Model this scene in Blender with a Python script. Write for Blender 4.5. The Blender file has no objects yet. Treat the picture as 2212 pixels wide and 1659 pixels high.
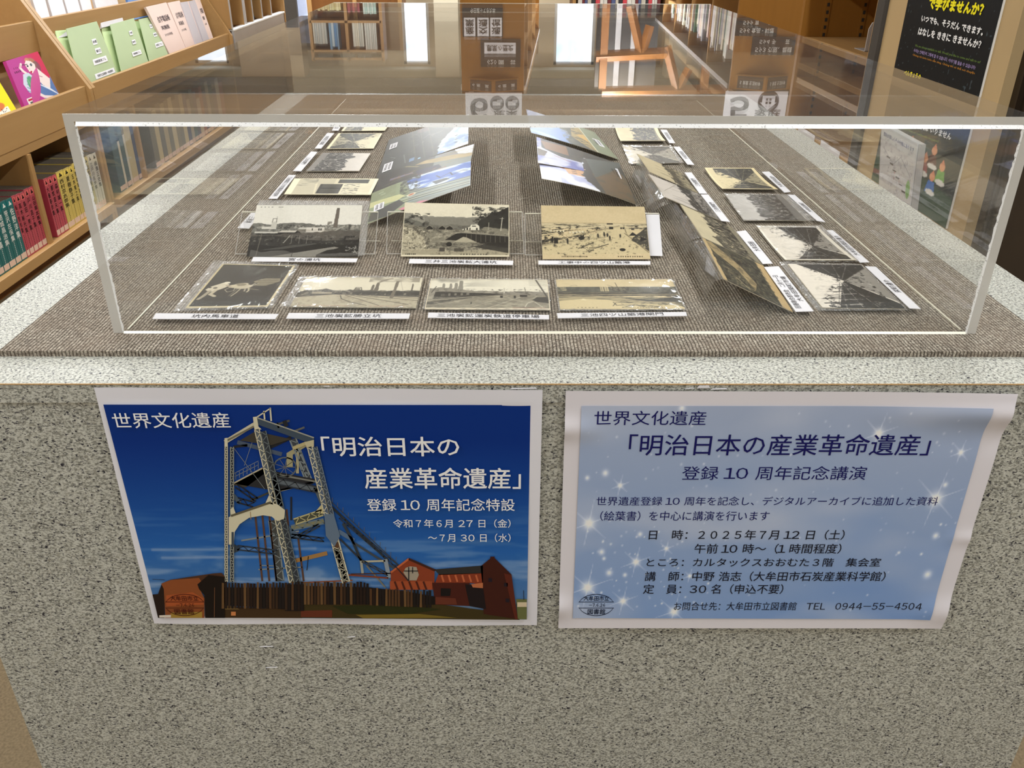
import bpy, math, random
import numpy as np
random.seed(7); rng = np.random.default_rng(11)
C_ = bpy.context.scene.collection
sc = bpy.context.scene
# ------------------------------------------------------------------ camera
FPX = 1830.3092
PIT, YAW, ROL = (math.radians(a) for a in (28.028, .662, .324))
TZ = .70                                   # height of the table top
CAM = np.array([0, -.7011, TZ + .3727])
Fw = np.array([math.sin(YAW)*math.cos(PIT), math.cos(YAW)*math.cos(PIT), -math.sin(PIT)])
_r = np.array([math.cos(YAW), -math.sin(YAW), 0]); _u = np.cross(_r, Fw)
Rt = _r*math.cos(ROL) + _u*math.sin(ROL); Up = -_r*math.sin(ROL) + _u*math.cos(ROL)
from mathutils import Matrix, Vector
cd = bpy.data.cameras.new('camera'); cam = bpy.data.objects.new('camera', cd); C_.objects.link(cam)
cam.matrix_world = Matrix(((Rt[0], Up[0], -Fw[0], CAM[0]), (Rt[1], Up[1], -Fw[1], CAM[1]), (Rt[2], Up[2], -Fw[2], CAM[2]), (0, 0, 0, 1)))
cd.sensor_width = 36; cd.lens = FPX/2212*36; cd.clip_start = .02; cd.clip_end = 100
sc.camera = cam
# ------------------------------------------------------------------ world, exposure, ceiling lamps
w = bpy.data.worlds.new('world'); sc.world = w; w.use_nodes = True
w.node_tree.nodes['Background'].inputs[0].default_value = (.80, .88, 1, 1)
w.node_tree.nodes['Background'].inputs[1].default_value = .35
sc.view_settings.view_transform = 'Standard'; sc.view_settings.look = 'None'
sc.view_settings.exposure = 0.0; sc.view_settings.gamma = 1
sc.view_settings.use_curve_mapping = False
sc.cycles.transparent_max_bounces = 40
sc.cycles.max_bounces = 10; sc.cycles.diffuse_bounces = 4; sc.cycles.glossy_bounces = 5
sc.cycles.sample_clamp_indirect = 6
CEIL = 2.75
LAMP_W = 26.0
LAMP_XY = [(x, y) for y in (-3.0, -.6, 1.6, 3.8, 6.2, 7.5, 8.7) for x in (-4.2, -1.5, 1.2, 3.9)]  # farthest row is added to brighten the mirrored far walls
for i, (x, y) in enumerate(LAMP_XY):
    ld = bpy.data.lights.new('ceiling_lamp', 'AREA'); ld.shape = 'RECTANGLE'; ld.size = .16; ld.size_y = 1.2 if y < 12 else .4
    ld.energy = LAMP_W*{-3.0: 1.15, -.6: 1.2, 1.6: 1.25, 3.8: 1.2, 6.2: 2.1, 7.5: 2.6, 8.7: 4.4}[y]; ld.color = (.955, .98, 1)
    lo = bpy.data.objects.new('ceiling_lamp', ld); C_.objects.link(lo); lo.location = (x, y, CEIL-.055)

# ------------------------------------------------------------------ pixel <-> place helpers (used to look up where things stand)
def ray(u, v): return Fw + Rt*(u-1106)/FPX + Up*(829.5-v)/FPX
def on(ax, val, u, v):
    d = ray(u, v); return CAM + d*(val-CAM[ax])/d[ax]
def onz(z, p): return on(2, z, *p)
def ony(y, p): return on(1, y, *p)
def onx(x, p): return on(0, x, *p)
COVER_H = .2254
def mirrored(u, v, y):                      # place of a thing whose mirror image in the cover's top is seen at (u, v)
    d = ray(u, v)*[1, 1, -1]; c = CAM*[1, 1, -1] + [0, 0, 2*(TZ+COVER_H)]; return c + d*(y-c[1])/d[1]
# ------------------------------------------------------------------ colour and materials
def lin(c):
    c = np.asarray(c, float)/255; return np.where(c <= .04045, c/12.92, ((c+.055)/1.055)**2.4)
def L4(c, k=1.0): return tuple(np.clip(lin(c)*k, 0, .95)) + (1,)
class NT:
    def __init__(s, name):
        s.m = bpy.data.materials.new(name); s.m.use_nodes = True; s.t = s.m.node_tree; s.t.nodes.clear()
        s.out = s.n('ShaderNodeOutputMaterial')
    def n(s, typ, **kw):
        nd = s.t.nodes.new(typ)
        for k, v in kw.items():
            if k.startswith('i_'):
                key = k[2:]; key = int(key) if key.isdigit() else key.replace('_', ' ')
                nd.inputs[key].default_value = v
            else: setattr(nd, k, v)
        return nd
    def l(s, a, b): s.t.links.new(a, b)
    def ramp(s, fac, stops, interp='LINEAR'):
        r = s.n('ShaderNodeValToRGB'); r.color_ramp.interpolation = interp
        e = r.color_ramp.elements
        while len(e) > 1: e.remove(e[-1])
        e[0].position = stops[0][0]; e[0].color = stops[0][1]
        for p, c in stops[1:]:
            q = e.new(p); q.color = c
        s.l(fac, r.inputs[0]); return r.outputs[0]
    def mixc(s, fac, a, b, blend='MIX'):
        m = s.n('ShaderNodeMix', data_type='RGBA', blend_type=blend)
        for sock, v in ((m.inputs[0], fac), (m.inputs[6], a), (m.inputs[7], b)):
            if hasattr(v, 'is_output'): s.l(v, sock)
            else: sock.default_value = v
        return m.outputs[2]
    def coords(s, scale=(1, 1, 1)):
        t = s.n('ShaderNodeTexCoord'); mp = s.n('ShaderNodeMapping'); mp.inputs['Scale'].default_value = scale
        s.l(t.outputs['Object'], mp.inputs['Vector']); return mp.outputs[0]
    def noise(s, vec, scale, detail=2, rough=.5):
        q = s.n('ShaderNodeTexNoise', i_Scale=scale, i_Detail=detail, i_Roughness=rough); s.l(vec, q.inputs['Vector']); return q.outputs[0]
    def bsdf(s, col, rough=.6, spec=.4, bump=None, bstr=.3, bdist=.001, coat=0, metal=0):
        b = s.n('ShaderNodeBsdfPrincipled')
        if hasattr(col, 'is_output'): s.l(col, b.inputs['Base Color'])
        else: b.inputs['Base Color'].default_value = col
        b.inputs['Roughness'].default_value = rough; b.inputs['Specular IOR Level'].default_value = spec
        b.inputs['Coat Weight'].default_value = coat; b.inputs['Coat Roughness'].default_value = .12
        b.inputs['Metallic'].default_value = metal
        if bump is not None:
            q = s.n('ShaderNodeBump', i_Strength=bstr, i_Distance=bdist); s.l(bump, q.inputs['Height']); s.l(q.outputs[0], b.inputs['Normal'])
        s.l(b.outputs[0], s.out.inputs[0]); return b
def plain(name, c, rough=.6, spec=.4, var=.06, scale=40, k=1.0, coat=0, metal=0, bstr=0.0):
    t = NT(name); v = t.coords(); n = t.noise(v, scale, 3)
    a = tuple(np.array(L4(c, k)[:3])*(1-var)) + (1,); b = tuple(np.clip(np.array(L4(c, k)[:3])*(1+var), 0, 1)) + (1,)
    col = t.ramp(n, [(.3, a), (.7, b)])
    t.bsdf(col, rough, spec, coat=coat, metal=metal, bump=n if bstr else None, bstr=bstr); return t.m
def wood(name, c1, c2, k=1.0, axis=1, rough=.45):
    t = NT(name); s = [26, 26, 26]; s[axis] = 1.6
    v = t.coords(tuple(s)); n = t.noise(v, 1.2, 5, .6); n2 = t.noise(t.coords(), 3, 2)
    c = t.ramp(n, [(.25, L4(c1, k)), (.75, L4(c2, k))]); c = t.mixc(n2, c, L4(c2, k*.92)); 
    t.bsdf(c, rough, .35, bump=n, bstr=.04); return t.m
M = {}
M['wood'] = wood('honey_wood', (170, 131, 80), (190, 151, 99))
M['wood_z'] = wood('honey_wood_upright', (164, 125, 75), (184, 144, 92), axis=2)
M['wood_orange'] = wood('orange_wood', (136, 92, 34), (152, 104, 42), axis=2)
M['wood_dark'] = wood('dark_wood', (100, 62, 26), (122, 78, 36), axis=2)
M['wood_edge'] = wood('pale_wood_edge', (190, 150, 98), (204, 164, 110))
def laminate():
    t = NT('speckled_laminate'); vs = t.coords((.62, .62, 1))
    n4 = t.noise(vs, 620, 2, .6)
    c = t.ramp(n4, [(.38, L4((124, 124, 116))), (.50, L4((184, 184, 174))), (.64, L4((206, 206, 196)))])
    f3 = t.ramp(t.noise(vs, 330, 2, .55), [(.60, (0, 0, 0, 1)), (.68, (.7, .7, .7, 1))])
    c = t.mixc(f3, c, L4((150, 147, 134)))
    f2 = t.ramp(t.noise(vs, 520, 2, .6), [(.33, (1, 1, 1, 1)), (.37, (0, 0, 0, 1))])
    c = t.mixc(f2, c, L4((76, 76, 84)))
    f4 = t.ramp(t.noise(vs, 430, 1, .5), [(.66, (0, 0, 0, 1)), (.69, (1, 1, 1, 1))])
    c = t.mixc(f4, c, L4((44, 44, 54)))
    t.bsdf(c, .42, .35, bump=n4, bstr=.04); return t.m
M['laminate'] = laminate()
def carpet():
    t = NT('ribbed_carpet'); tc = t.n('ShaderNodeTexCoord'); v0 = tc.outputs['Object']
    nz = t.noise(v0, 60, 2)
    dis = t.n('ShaderNodeVectorMath', operation='SCALE'); dis.inputs['Scale'].default_value = .0022
    cn = t.n('ShaderNodeTexNoise', i_Scale=70); t.l(v0, cn.inputs['Vector']); sub = t.n('ShaderNodeVectorMath', operation='SUBTRACT'); sub.inputs[1].default_value = (.5, .5, .5)
    t.l(cn.outputs[1], sub.inputs[0]); t.l(sub.outputs[0], dis.inputs[0])
    add = t.n('ShaderNodeVectorMath', operation='ADD'); t.l(v0, add.inputs[0]); t.l(dis.outputs[0], add.inputs[1]); v = add.outputs[0]
    sp = t.n('ShaderNodeSeparateXYZ'); t.l(v, sp.inputs[0])
    def m(op, a, b=None):
        q = t.n('ShaderNodeMath', operation=op)
        for s_, x in zip(q.inputs, (a, b)):
            if x is None: continue
            if hasattr(x, 'is_output'): t.l(x, s_)
            else: s_.default_value = x
        return q.outputs[0]
    pit = .0036
    ph = m('MULTIPLY', sp.outputs[0], math.pi/pit); rib = m('ABSOLUTE', m('SINE', ph))
    row = m('FLOOR', m('DIVIDE', sp.outputs[0], pit))
    py = m('ADD', m('MULTIPLY', sp.outputs[1], math.pi/.0052), m('MULTIPLY', row, 1.7)); bead = m('ABSOLUTE', m('SINE', py))
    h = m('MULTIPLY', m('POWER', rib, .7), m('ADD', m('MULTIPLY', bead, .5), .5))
    h2 = m('ADD', h, m('MULTIPLY', t.noise(v0, 900, 2), .35))
    fl = t.noise(v0, 420, 2, .7); big = t.noise(v0, 22, 2)
    c = t.ramp(fl, [(.30, L4((104, 95, 85))), (.48, L4((148, 138, 125))), (.68, L4((206, 197, 180)))])
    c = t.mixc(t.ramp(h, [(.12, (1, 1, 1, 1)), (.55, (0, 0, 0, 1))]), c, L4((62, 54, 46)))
    c = t.mixc(t.ramp(big, [(.4, (0, 0, 0, 1)), (.7, (.35, .35, .35, 1))]), c, L4((146, 130, 114)))
    t.bsdf(c, .95, .1, bump=h2, bstr=.9, bdist=.002); return t.m
M['carpet'] = carpet()
def vcol(name, rough, coat=0, spec=.4, bump=0):
    t = NT(name); a = t.n('ShaderNodeAttribute', attribute_name='Col')
    n = t.noise(t.coords(), 300, 2) if bump else None
    t.bsdf(a.outputs['Color'], rough, spec, coat=coat, bump=n, bstr=bump); return t.m
M['ink'] = vcol('printed_ink', .65, spec=.2)
M['photo'] = vcol('printed_photo', .5, spec=.2)
M['gloss'] = vcol('glossy_print', .38, spec=.22)
def clear(name, tint=(1, 1, 1), haze=0.0, rough=.0, bump=0, bscale=30, gain=1.0):
    """thin clear sheet: passes light straight on, mirrors by Fresnel; works from both sides"""
    t = NT(name); g = t.n('ShaderNodeNewGeometry')
    mr = t.n('ShaderNodeMapRange'); mr.inputs[3].default_value = 1.49; mr.inputs[4].default_value = 1/1.49
    t.l(g.outputs['Backfacing'], mr.inputs[0])
    fr = t.n('ShaderNodeFresnel'); t.l(mr.outputs[0], fr.inputs['IOR'])
    tr = t.n('ShaderNodeBsdfTransparent'); tr.inputs[0].default_value = tuple(tint) + (1,)
    gl = t.n('ShaderNodeBsdfGlossy', i_Roughness=rough)
    if bump:
        n = t.noise(t.coords(), bscale, 3, .6); q = t.n('ShaderNodeBump', i_Strength=bump, i_Distance=.01); t.l(n, q.inputs['Height']); t.l(q.outputs[0], gl.inputs['Normal'])
    mx = t.n('ShaderNodeMixShader')
    fac = fr.outputs[0]
    if gain != 1.0:
        mm = t.n('ShaderNodeMath', operation='MULTIPLY', use_clamp=True); mm.inputs[1].default_value = gain; t.l(fac, mm.inputs[0]); fac = mm.outputs[0]
    t.l(fac, mx.inputs[0]); t.l(tr.outputs[0], mx.inputs[1]); t.l(gl.outputs[0], mx.inputs[2]); last = mx.outputs[0]
    if haze:
        df = t.n('ShaderNodeBsdfDiffuse'); df.inputs[0].default_value = (.8, .8, .78, 1)
        m2 = t.n('ShaderNodeMixShader'); m2.inputs[0].default_value = haze
        t.l(last, m2.inputs[1]); t.l(df.outputs[0], m2.inputs[2]); last = m2.outputs[0]
    t.l(last, t.out.inputs[0]); return t.m
M['acrylic'] = clear('clear_acrylic', (.985, .985, .98), haze=.012)
M['film'] = clear('clear_film', (.95, .95, .95), haze=.08, rough=.12, bump=.25, bscale=30, gain=1.5)
M['film2'] = clear('clear_sleeve', (.99, .99, .99), haze=.006, rough=.07, bump=0, bscale=40, gain=.55)
def frosty(name, c, alpha, spk=0.0):
    t = NT(name); v = t.coords(); n = t.noise(v, 520, 3, .7)
    c0 = t.ramp(n, [(.33, L4(tuple(np.array(c)*(1-spk)))), (.40, L4(c))])
    p = t.bsdf(c0, .25, .6); p.inputs['Alpha'].default_value = alpha; return t.m
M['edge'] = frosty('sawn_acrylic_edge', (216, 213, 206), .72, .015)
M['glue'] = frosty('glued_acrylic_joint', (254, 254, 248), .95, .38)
M['rim'] = frosty('painted_edge_glow', (250, 246, 226), .97, .03)  # near-white colour stands in for light glowing along the acrylic edges
def emit(name, c, s):
    t = NT(name); e = t.n('ShaderNodeEmission'); v = t.coords(); n = t.noise(v, 1.5, 2)
    col = t.ramp(n, [(.35, L4(c)), (.6, L4((255, 255, 255)))]); t.l(col, e.inputs[0]); e.inputs[1].default_value = s
    t.l(e.outputs[0], t.out.inputs[0]); return t.m
M['daylight'] = emit('daylit_window_pane', (176, 206, 240), 2.6)
M['lamp'] = emit('lamp_diffuser', (255, 252, 240), 3.0)
M['crinkle'] = clear('crinkled_film_edge', (.96, .96, .96), haze=.16, rough=.22, bump=.8, bscale=110, gain=1.5)
M['paper'] = plain('white_paper', (236, 235, 240), .7, .3, .01, 12, 1.0)
M['beige'] = plain('beige_wall', (186, 160, 118), .8, .2, .03, 3)
M['beige2'] = plain('taupe_wall', (206, 188, 160), .85, .2, .03, 2)
M['taupe'] = plain('brown_ceiling_board', (206, 182, 148), .9, .1, .02, 3)
M['cream'] = plain('cream_pillar', (222, 212, 188), .8, .2, .02, 2)
M['ceiling'] = plain('ceiling_board', (214, 214, 200), .9, .1, .02, 3)
M['soffit'] = plain('grey_soffit', (92, 90, 84), .8, .2, .04, 3)
M['floor'] = plain('floor_carpet_tiles', (128, 112, 88), .95, .1, .22, 260, bstr=.4)
M['darkdoor'] = plain('dark_brown_panel', (40, 28, 14), .5, .4, .1, 8)
M['darkgrey'] = plain('dark_grey', (64, 60, 56), .6, .3, .06, 10)
M['black'] = plain('black_plate', (52, 48, 44), .5, .4, .05, 10)
M['silver'] = plain('grey_metal_ledge', (176, 172, 170), .35, .5, .04, 10)
M['white'] = plain('white_painted', (232, 232, 230), .5, .4, .02, 10)
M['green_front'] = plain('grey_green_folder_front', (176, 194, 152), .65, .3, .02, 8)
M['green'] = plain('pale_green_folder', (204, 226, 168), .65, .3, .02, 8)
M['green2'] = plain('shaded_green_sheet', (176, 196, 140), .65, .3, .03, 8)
M['pink'] = plain('pale_pink_cover', (234, 210, 200), .5, .4, .02, 8)
M['lilac'] = plain('grey_binding', (196, 190, 196), .45, .4, .02, 8)
M['leaf_dark'] = plain('dusty_shaded_page_block', (112, 104, 92), .9, .1, .2, 300)  # shadow inside the shelf is put into this dull page-top colour
M['leaf'] = plain('page_block', (208, 198, 176), .8, .2, .1, 300)
M['thread'] = plain('clear_thread', (190, 184, 170), .3, .5, .02, 8)

# ------------------------------------------------------------------ mesh building
QF = ((0, 3, 2, 1), (4, 5, 6, 7), (0, 1, 5, 4), (1, 2, 6, 5), (2, 3, 7, 6), (3, 0, 4, 7))
class MB:
    def __init__(s): s.v = []; s.f = []; s.c = []; s.n = 0
    def add(s, V, Fs, col=None):
        V = np.asarray(V, float); s.v.append(V); s.f += [tuple(i+s.n for i in f) for f in Fs]
        s.c += [col]*len(Fs); s.n += len(V); return s
    def box(s, a, b, col=None):
        a, b = np.minimum(a, b), np.maximum(a, b); (x0, y0, z0), (x1, y1, z1) = a, b
        return s.add([(x0, y0, z0), (x1, y0, z0), (x1, y1, z0), (x0, y1, z0), (x0, y0, z1), (x1, y0, z1), (x1, y1, z1), (x0, y1, z1)], QF, col)
    def hexa(s, bot, top, col=None): return s.add(list(bot)+list(top), QF, col)     # two quads, same winding
    def slab(s, q, t, col=None):                                                     # quad thickened along -normal
        q = np.asarray(q, float); n = np.cross(q[1]-q[0], q[3]-q[0]); n /= np.linalg.norm(n)
        return s.hexa(q-n*t, q, col)
    def quad(s, q, col=None): return s.add(q, [(0, 1, 2, 3)], col)
    def tube(s, pts, r, n=6, col=None):
        pts = [np.asarray(p, float) for p in pts]; V = []; Fs = []
        for i, p in enumerate(pts):
            d = pts[min(i+1, len(pts)-1)] - pts[max(i-1, 0)]; d /= np.linalg.norm(d)
            a = np.cross(d, (0, 0, 1) if abs(d[2]) < .9 else (1, 0, 0)); a /= np.linalg.norm(a); b = np.cross(d, a)
            for k in range(n):
                th = 2*math.pi*k/n; V.append(p + r*(a*math.cos(th)+b*math.sin(th)))
        for i in range(len(pts)-1):
            for k in range(n): Fs.append((i*n+k, i*n+(k+1) % n, (i+1)*n+(k+1) % n, (i+1)*n+k))
        Fs.append(tuple(range(n))[::-1]); Fs.append(tuple((len(pts)-1)*n+k for k in range(n)))
        return s.add(V, Fs, col)
    def prism(s, pts2, lo, hi, ax):                                                  # 2-D outline extruded along an axis
        k = len(pts2); V = []
        for h in (lo, hi):
            for a, b in pts2:
                V.append({0: (h, a, b), 1: (a, h, b), 2: (a, b, h)}[ax])
        Fs = [tuple(range(k))[::-1], tuple(range(k, 2*k))] + [(i, (i+1) % k, (i+1) % k+k, i+k) for i in range(k)]
        return s.add(V, Fs)
    def build(s, name, m, parent=None, bevel=0):
        V = np.concatenate(s.v) if s.v else np.zeros((0, 3))
        o0 = np.array(parent['org']) if parent is not None and 'org' in parent else np.zeros(3)
        if parent is None: o0 = np.array([V[:, 0].mean(), V[:, 1].mean(), V[:, 2].min()])
        me = bpy.data.meshes.new(name); me.from_pydata((V-o0).tolist(), [], s.f)
        if any(c is not None for c in s.c):
            at = me.attributes.new('Col', 'FLOAT_COLOR', 'CORNER'); buf = []
            for f, c in zip(s.f, s.c): buf += list(c)*len(f)
            at.data.foreach_set('color', np.array(buf, dtype=np.float32))
        me.materials.append(m if not isinstance(m, str) else M[m])
        if not any(c is not None for c in s.c) and len(s.f) < 60000:
            import bmesh
            bm = bmesh.new(); bm.from_mesh(me); bmesh.ops.recalc_face_normals(bm, faces=bm.faces); bm.to_mesh(me); bm.free()
        return link(name, me, parent, o0, bevel)
def link(name, me, parent, o0, bevel=0):
    o = bpy.data.objects.new(name, me); C_.objects.link(o)
    if parent is None: o.location = o0; o['org'] = [float(x) for x in o0]
    else:
        o.parent = parent; o['org'] = list(parent['org'])
    if bevel:
        b = o.modifiers.new('bevel', 'BEVEL'); b.width = bevel; b.segments = 2; b.limit_method = 'ANGLE'
    return o
def thing(name, label, cat, loc, group=None):
    o = bpy.data.objects.new(name, None); C_.objects.link(o); o.empty_display_size = .05
    o.location = [float(x) for x in loc]; o['org'] = [float(x) for x in loc]; return tag(o, label, cat, group)
def tag(o, label=None, cat=None, group=None, kind=None):
    if label: o['label'] = label
    if cat: o['category'] = cat
    if group: o['group'] = group
    if kind: o['kind'] = kind
    return o
def struct(name, mb, m, parent=None, bevel=0):
    o = mb.build(name, m, parent, bevel)
    if parent is None: o['kind'] = 'structure'
    return o
# ------------------------------------------------------------------ lettering
_gc = {}
def glyph1(txt, bold, res):
    key = (txt, bold, res)
    if key in _gc: return _gc[key]
    if bold:                                # heavier strokes: the outline laid over itself, a hair apart
        co, fs = glyph1(txt, 0, res); n = len(co); V = []; F_ = []
        for k, (dx, dy) in enumerate(((0, 0), (bold, bold*.6), (-bold, -bold*.6), (bold*.6, -bold), (-bold*.6, bold))): V.append(co+[dx, dy, k]); F_.append(fs+k*n)
        _gc[key] = (np.concatenate(V), np.concatenate(F_)) if n else (co, fs); return _gc[key]
    cu = bpy.data.curves.new('lettering', 'FONT'); cu.body = txt; cu.size = 1; cu.resolution_u = res;  cu.fill_mode = 'FRONT'
    ob = bpy.data.objects.new('lettering', cu); C_.objects.link(ob)
    bpy.context.view_layer.update(); dg = bpy.context.evaluated_depsgraph_get()
    me = ob.evaluated_get(dg).to_mesh()
    n = len(me.vertices); co = np.zeros(n*3); me.vertices.foreach_get('co', co); co = co.reshape(-1, 3)*[1, 1, 0]
    me.calc_loop_triangles(); fs = np.zeros(len(me.loop_triangles)*3, dtype=np.int32); me.loop_triangles.foreach_get('vertices', fs)
    ob.evaluated_get(dg).to_mesh_clear(); C_.objects.unlink(ob); bpy.data.objects.remove(ob); bpy.data.curves.remove(cu)
    _gc[key] = (co, fs.reshape(-1, 3)); return _gc[key]
def glyphs(txt, bold=0.0, res=2, dw=.80):
    """a line of writing, character by character (Latin signs take the wide forms, set closer)"""
    if any(0x1100 < ord(c) < 0x1200 or 0xAC00 <= ord(c) < 0xD7B0 or 0x00C0 < ord(c) < 0x1F00 for c in txt) or sum(c.isascii() for c in txt) > 20:
        co, fs = glyph1(txt, bold, res); return co, [tuple(int(i) for i in t) for t in fs]
    V, Fs, x, n = [], [], 0.0, 0
    for ch in txt:
        if ch == ' ': x += .32; continue
        if ch == '\u3000': x += 1; continue
        asc = ch.isascii(); g = chr(ord(ch)+0xFEE0) if asc else ch
        co, fs = glyph1(g, bold, res)
        if not len(co): x += 1; continue
        if asc:
            cx = (co[:, 0].min()+co[:, 0].max())/2; wd = co[:, 0].max()-co[:, 0].min(); ad = max(wd*1.22+.12, .3) if ch != '1' else .52
            V.append(np.stack([(co[:, 0]-cx)*1.18+x+ad/2, co[:, 1], co[:, 2]], -1)); x += ad
        else: V.append(co+[x, 0, 0]); x += 1
        Fs += [tuple(int(i)+n for i in t) for t in fs]; n += len(co)
    return (np.concatenate(V) if V else np.zeros((0, 3))), Fs
def put_text(mb, txt, P0, P1, UP, col, bold=0.0, res=2, fit=None):
    """write txt from P0 to P1 (3-D base line); UP = 3-D vector of one text height"""
    co, fs = glyphs(txt, bold, res)
    if not len(co): return
    x0, x1 = co[:, 0].min(), co[:, 0].max(); 
    if fit: y0, y1 = fit
    else: y0, y1 = co[:, 1].min(), co[:, 1].max()
    a = (co[:, 0]-x0)/max(x1-x0, 1e-6); b = (co[:, 1]-y0)/max(y1-y0, 1e-6)
    P0 = np.asarray(P0, float); P1 = np.asarray(P1, float); UP = np.asarray(UP, float)
    nn = np.cross(P1-P0, UP); nn = nn/(np.linalg.norm(nn)+1e-12)*2.5e-5
    mb.add(P0 + a[:, None]*(P1-P0) + b[:, None]*UP + co[:, 2:3]*nn, fs, col)
def put_vtext(mb, txt, P0, DOWN, RIGHT, col, bold=0.0):
    """vertical writing: characters stacked from P0 downwards; DOWN = step per char, RIGHT = char width"""
    P0 = np.asarray(P0, float); D = np.asarray(DOWN, float); Rr = np.asarray(RIGHT, float)
    for i, ch in enumerate(txt):
        if ch == ' ': continue
        co, fs = glyph1(ch, bold, 1); fs = [tuple(int(k) for k in t) for t in fs]
        if not len(co): continue
        c = np.array([(co[:, 0].min()+co[:, 0].max())/2, (co[:, 1].min()+co[:, 1].max())/2, 0]); nn = np.cross(Rr, -D); nn = nn/(np.linalg.norm(nn)+1e-12)*2.5e-5
        q = (co-c)
        mb.add(P0 + D*(i+.5) + q[:, 0:1]*Rr - q[:, 1:2]*D*.95 + q[:, 2:3]*nn, fs, col)
# ------------------------------------------------------------------ little picture painter (numpy), used for printed photographs
def vnoise(h, w, sx, sy, seed, oct=4, fall=.55):
    r = np.random.default_rng(seed); out = np.zeros((h, w)); amp = 1; tot = 0
    for o in range(oct):
        gx, gy = max(2, int(sx*2**o)), max(2, int(sy*2**o)); g = r.random((gy+2, gx+2))
        X = np.linspace(0, gx, w); Y = np.linspace(0, gy, h); xi = X.astype(int); yi = Y.astype(int); fx = X-xi; fy = Y-yi
        fx = fx*fx*(3-2*fx); fy = (fy*fy*(3-2*fy))[:, None]
        a = g[yi][:, xi]*(1-fx) + g[yi][:, xi+1]*fx; b = g[yi+1][:, xi]*(1-fx) + g[yi+1][:, xi+1]*fx
        out += amp*(a*(1-fy)+b*fy); tot += amp; amp *= fall
    return out/tot
RS = 1.35
def pad(g, f):                              # leave the hidden bottom part of a cover plain
    n = int(g.h*f/(1-f)); g.a = np.concatenate([np.repeat(g.a[:1], n, 0), g.a]); g.h += n; g.X, g.Y = np.meshgrid(np.linspace(0, 1, g.w), np.linspace(0, 1, g.h)); g.asp = g.w/g.h; return g
class Pic:
    def __init__(s, w, h, c=(220, 212, 190), seed=1):
        w, h = int(w*RS), int(h*RS)
        s.w, s.h = w, h; s.a = np.ones((h, w, 3))*np.array(c, float); s.seed = seed
        s.X, s.Y = np.meshgrid(np.linspace(0, 1, w), np.linspace(0, 1, h)); s.asp = w/h
    def put(s, m, c, al=1.0):
        m = np.clip(m*al, 0, 1)[..., None]; s.a = s.a*(1-m) + np.array(c, float)*m; return s
    def poly(s, P, c, al=1.0):
        m = np.zeros((s.h, s.w), bool); n = len(P)
        for i in range(n):
            (x1, y1), (x2, y2) = P[i], P[(i+1) % n]
            if y1 == y2: continue
            cnd = ((s.Y >= min(y1, y2)) & (s.Y < max(y1, y2))); xs = x1 + (s.Y-y1)*(x2-x1)/(y2-y1); m ^= cnd & (s.X < xs)
        return s.put(m.astype(float), c, al)
    def line(s, x1, y1, x2, y2, wd, c, al=1.0, wd2=None):
        k = s.asp; dx, dy = (x2-x1)*k, y2-y1; L = dx*dx+dy*dy+1e-9
        t = np.clip((((s.X-x1)*k)*dx + (s.Y-y1)*dy)/L, 0, 1); d = np.hypot((s.X-x1)*k-t*dx, s.Y-y1-t*dy)
        ww = wd if wd2 is None else wd+(wd2-wd)*t
        return s.put(np.clip((ww/2-d)*s.h+.5, 0, 1), c, al)
    def path(s, P, wd, c, al=1.0):
        for a, b in zip(P[:-1], P[1:]): s.line(*a, *b, wd, c, al)
        return s
    def rect(s, x0, y0, x1, y1, c, al=1.0): return s.put(((s.X >= x0) & (s.X <= x1) & (s.Y >= y0) & (s.Y <= y1)).astype(float), c, al)
    def ell(s, x, y, rx, ry, c, al=1.0, soft=.15):
        d = np.hypot((s.X-x)/rx, (s.Y-y)/ry); return s.put(np.clip((1-d)/soft, 0, 1), c, al)
    def below(s, fn, c, al=1.0, seed=3, rough=.0, freq=8):
        y = np.interp(s.X[0], [p[0] for p in fn], [p[1] for p in fn])
        if rough: y = y + (vnoise(2, s.w, freq, 1, seed)[0]-.5)*rough
        return s.put(np.clip((y[None, :]-s.Y)*s.h+.5, 0, 1), c, al)
    def tex(s, x0, y0, x1, y1, c, al, sx=20, sy=20, thr=.5, seed=5, soft=.13):
        n = vnoise(s.h, s.w, sx, sy, seed, 5, .72); m = np.clip((n-thr)/soft, 0, 1)*((s.X >= x0) & (s.X <= x1) & (s.Y >= y0) & (s.Y <= y1)); return s.put(m, c, al)
    def grain(s, amp=10, sx=60, sy=40, seed=9):
        s.a += ((vnoise(s.h, s.w, sx, sy, seed, 3)-.5)*2*amp)[..., None]; return s
    def frame(s, b, c, bb=None):
        bx = b/s.asp; bb = b if bb is None else bb
        return s.put(((s.X < bx) | (s.X > 1-bx) | (s.Y < bb) | (s.Y > 1-b)).astype(float), c)
def sheet_pt(q, u, v, off=0.0, bend=None):
    """q = bl, br, tr, tl; returns points on the quad lifted along its normal"""
    bl, br, tr, tl = (np.asarray(p, float) for p in q); u = np.asarray(u)[..., None]; v = np.asarray(v)[..., None]
    P = bl*(1-u)*(1-v) + br*u*(1-v) + tr*u*v + tl*(1-u)*v
    n = np.cross(br-bl, tl-bl); n /= np.linalg.norm(n)
    o = off if bend is None else off + bend(u[..., 0], v[..., 0])[..., None]
    return P + n*o
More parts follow.
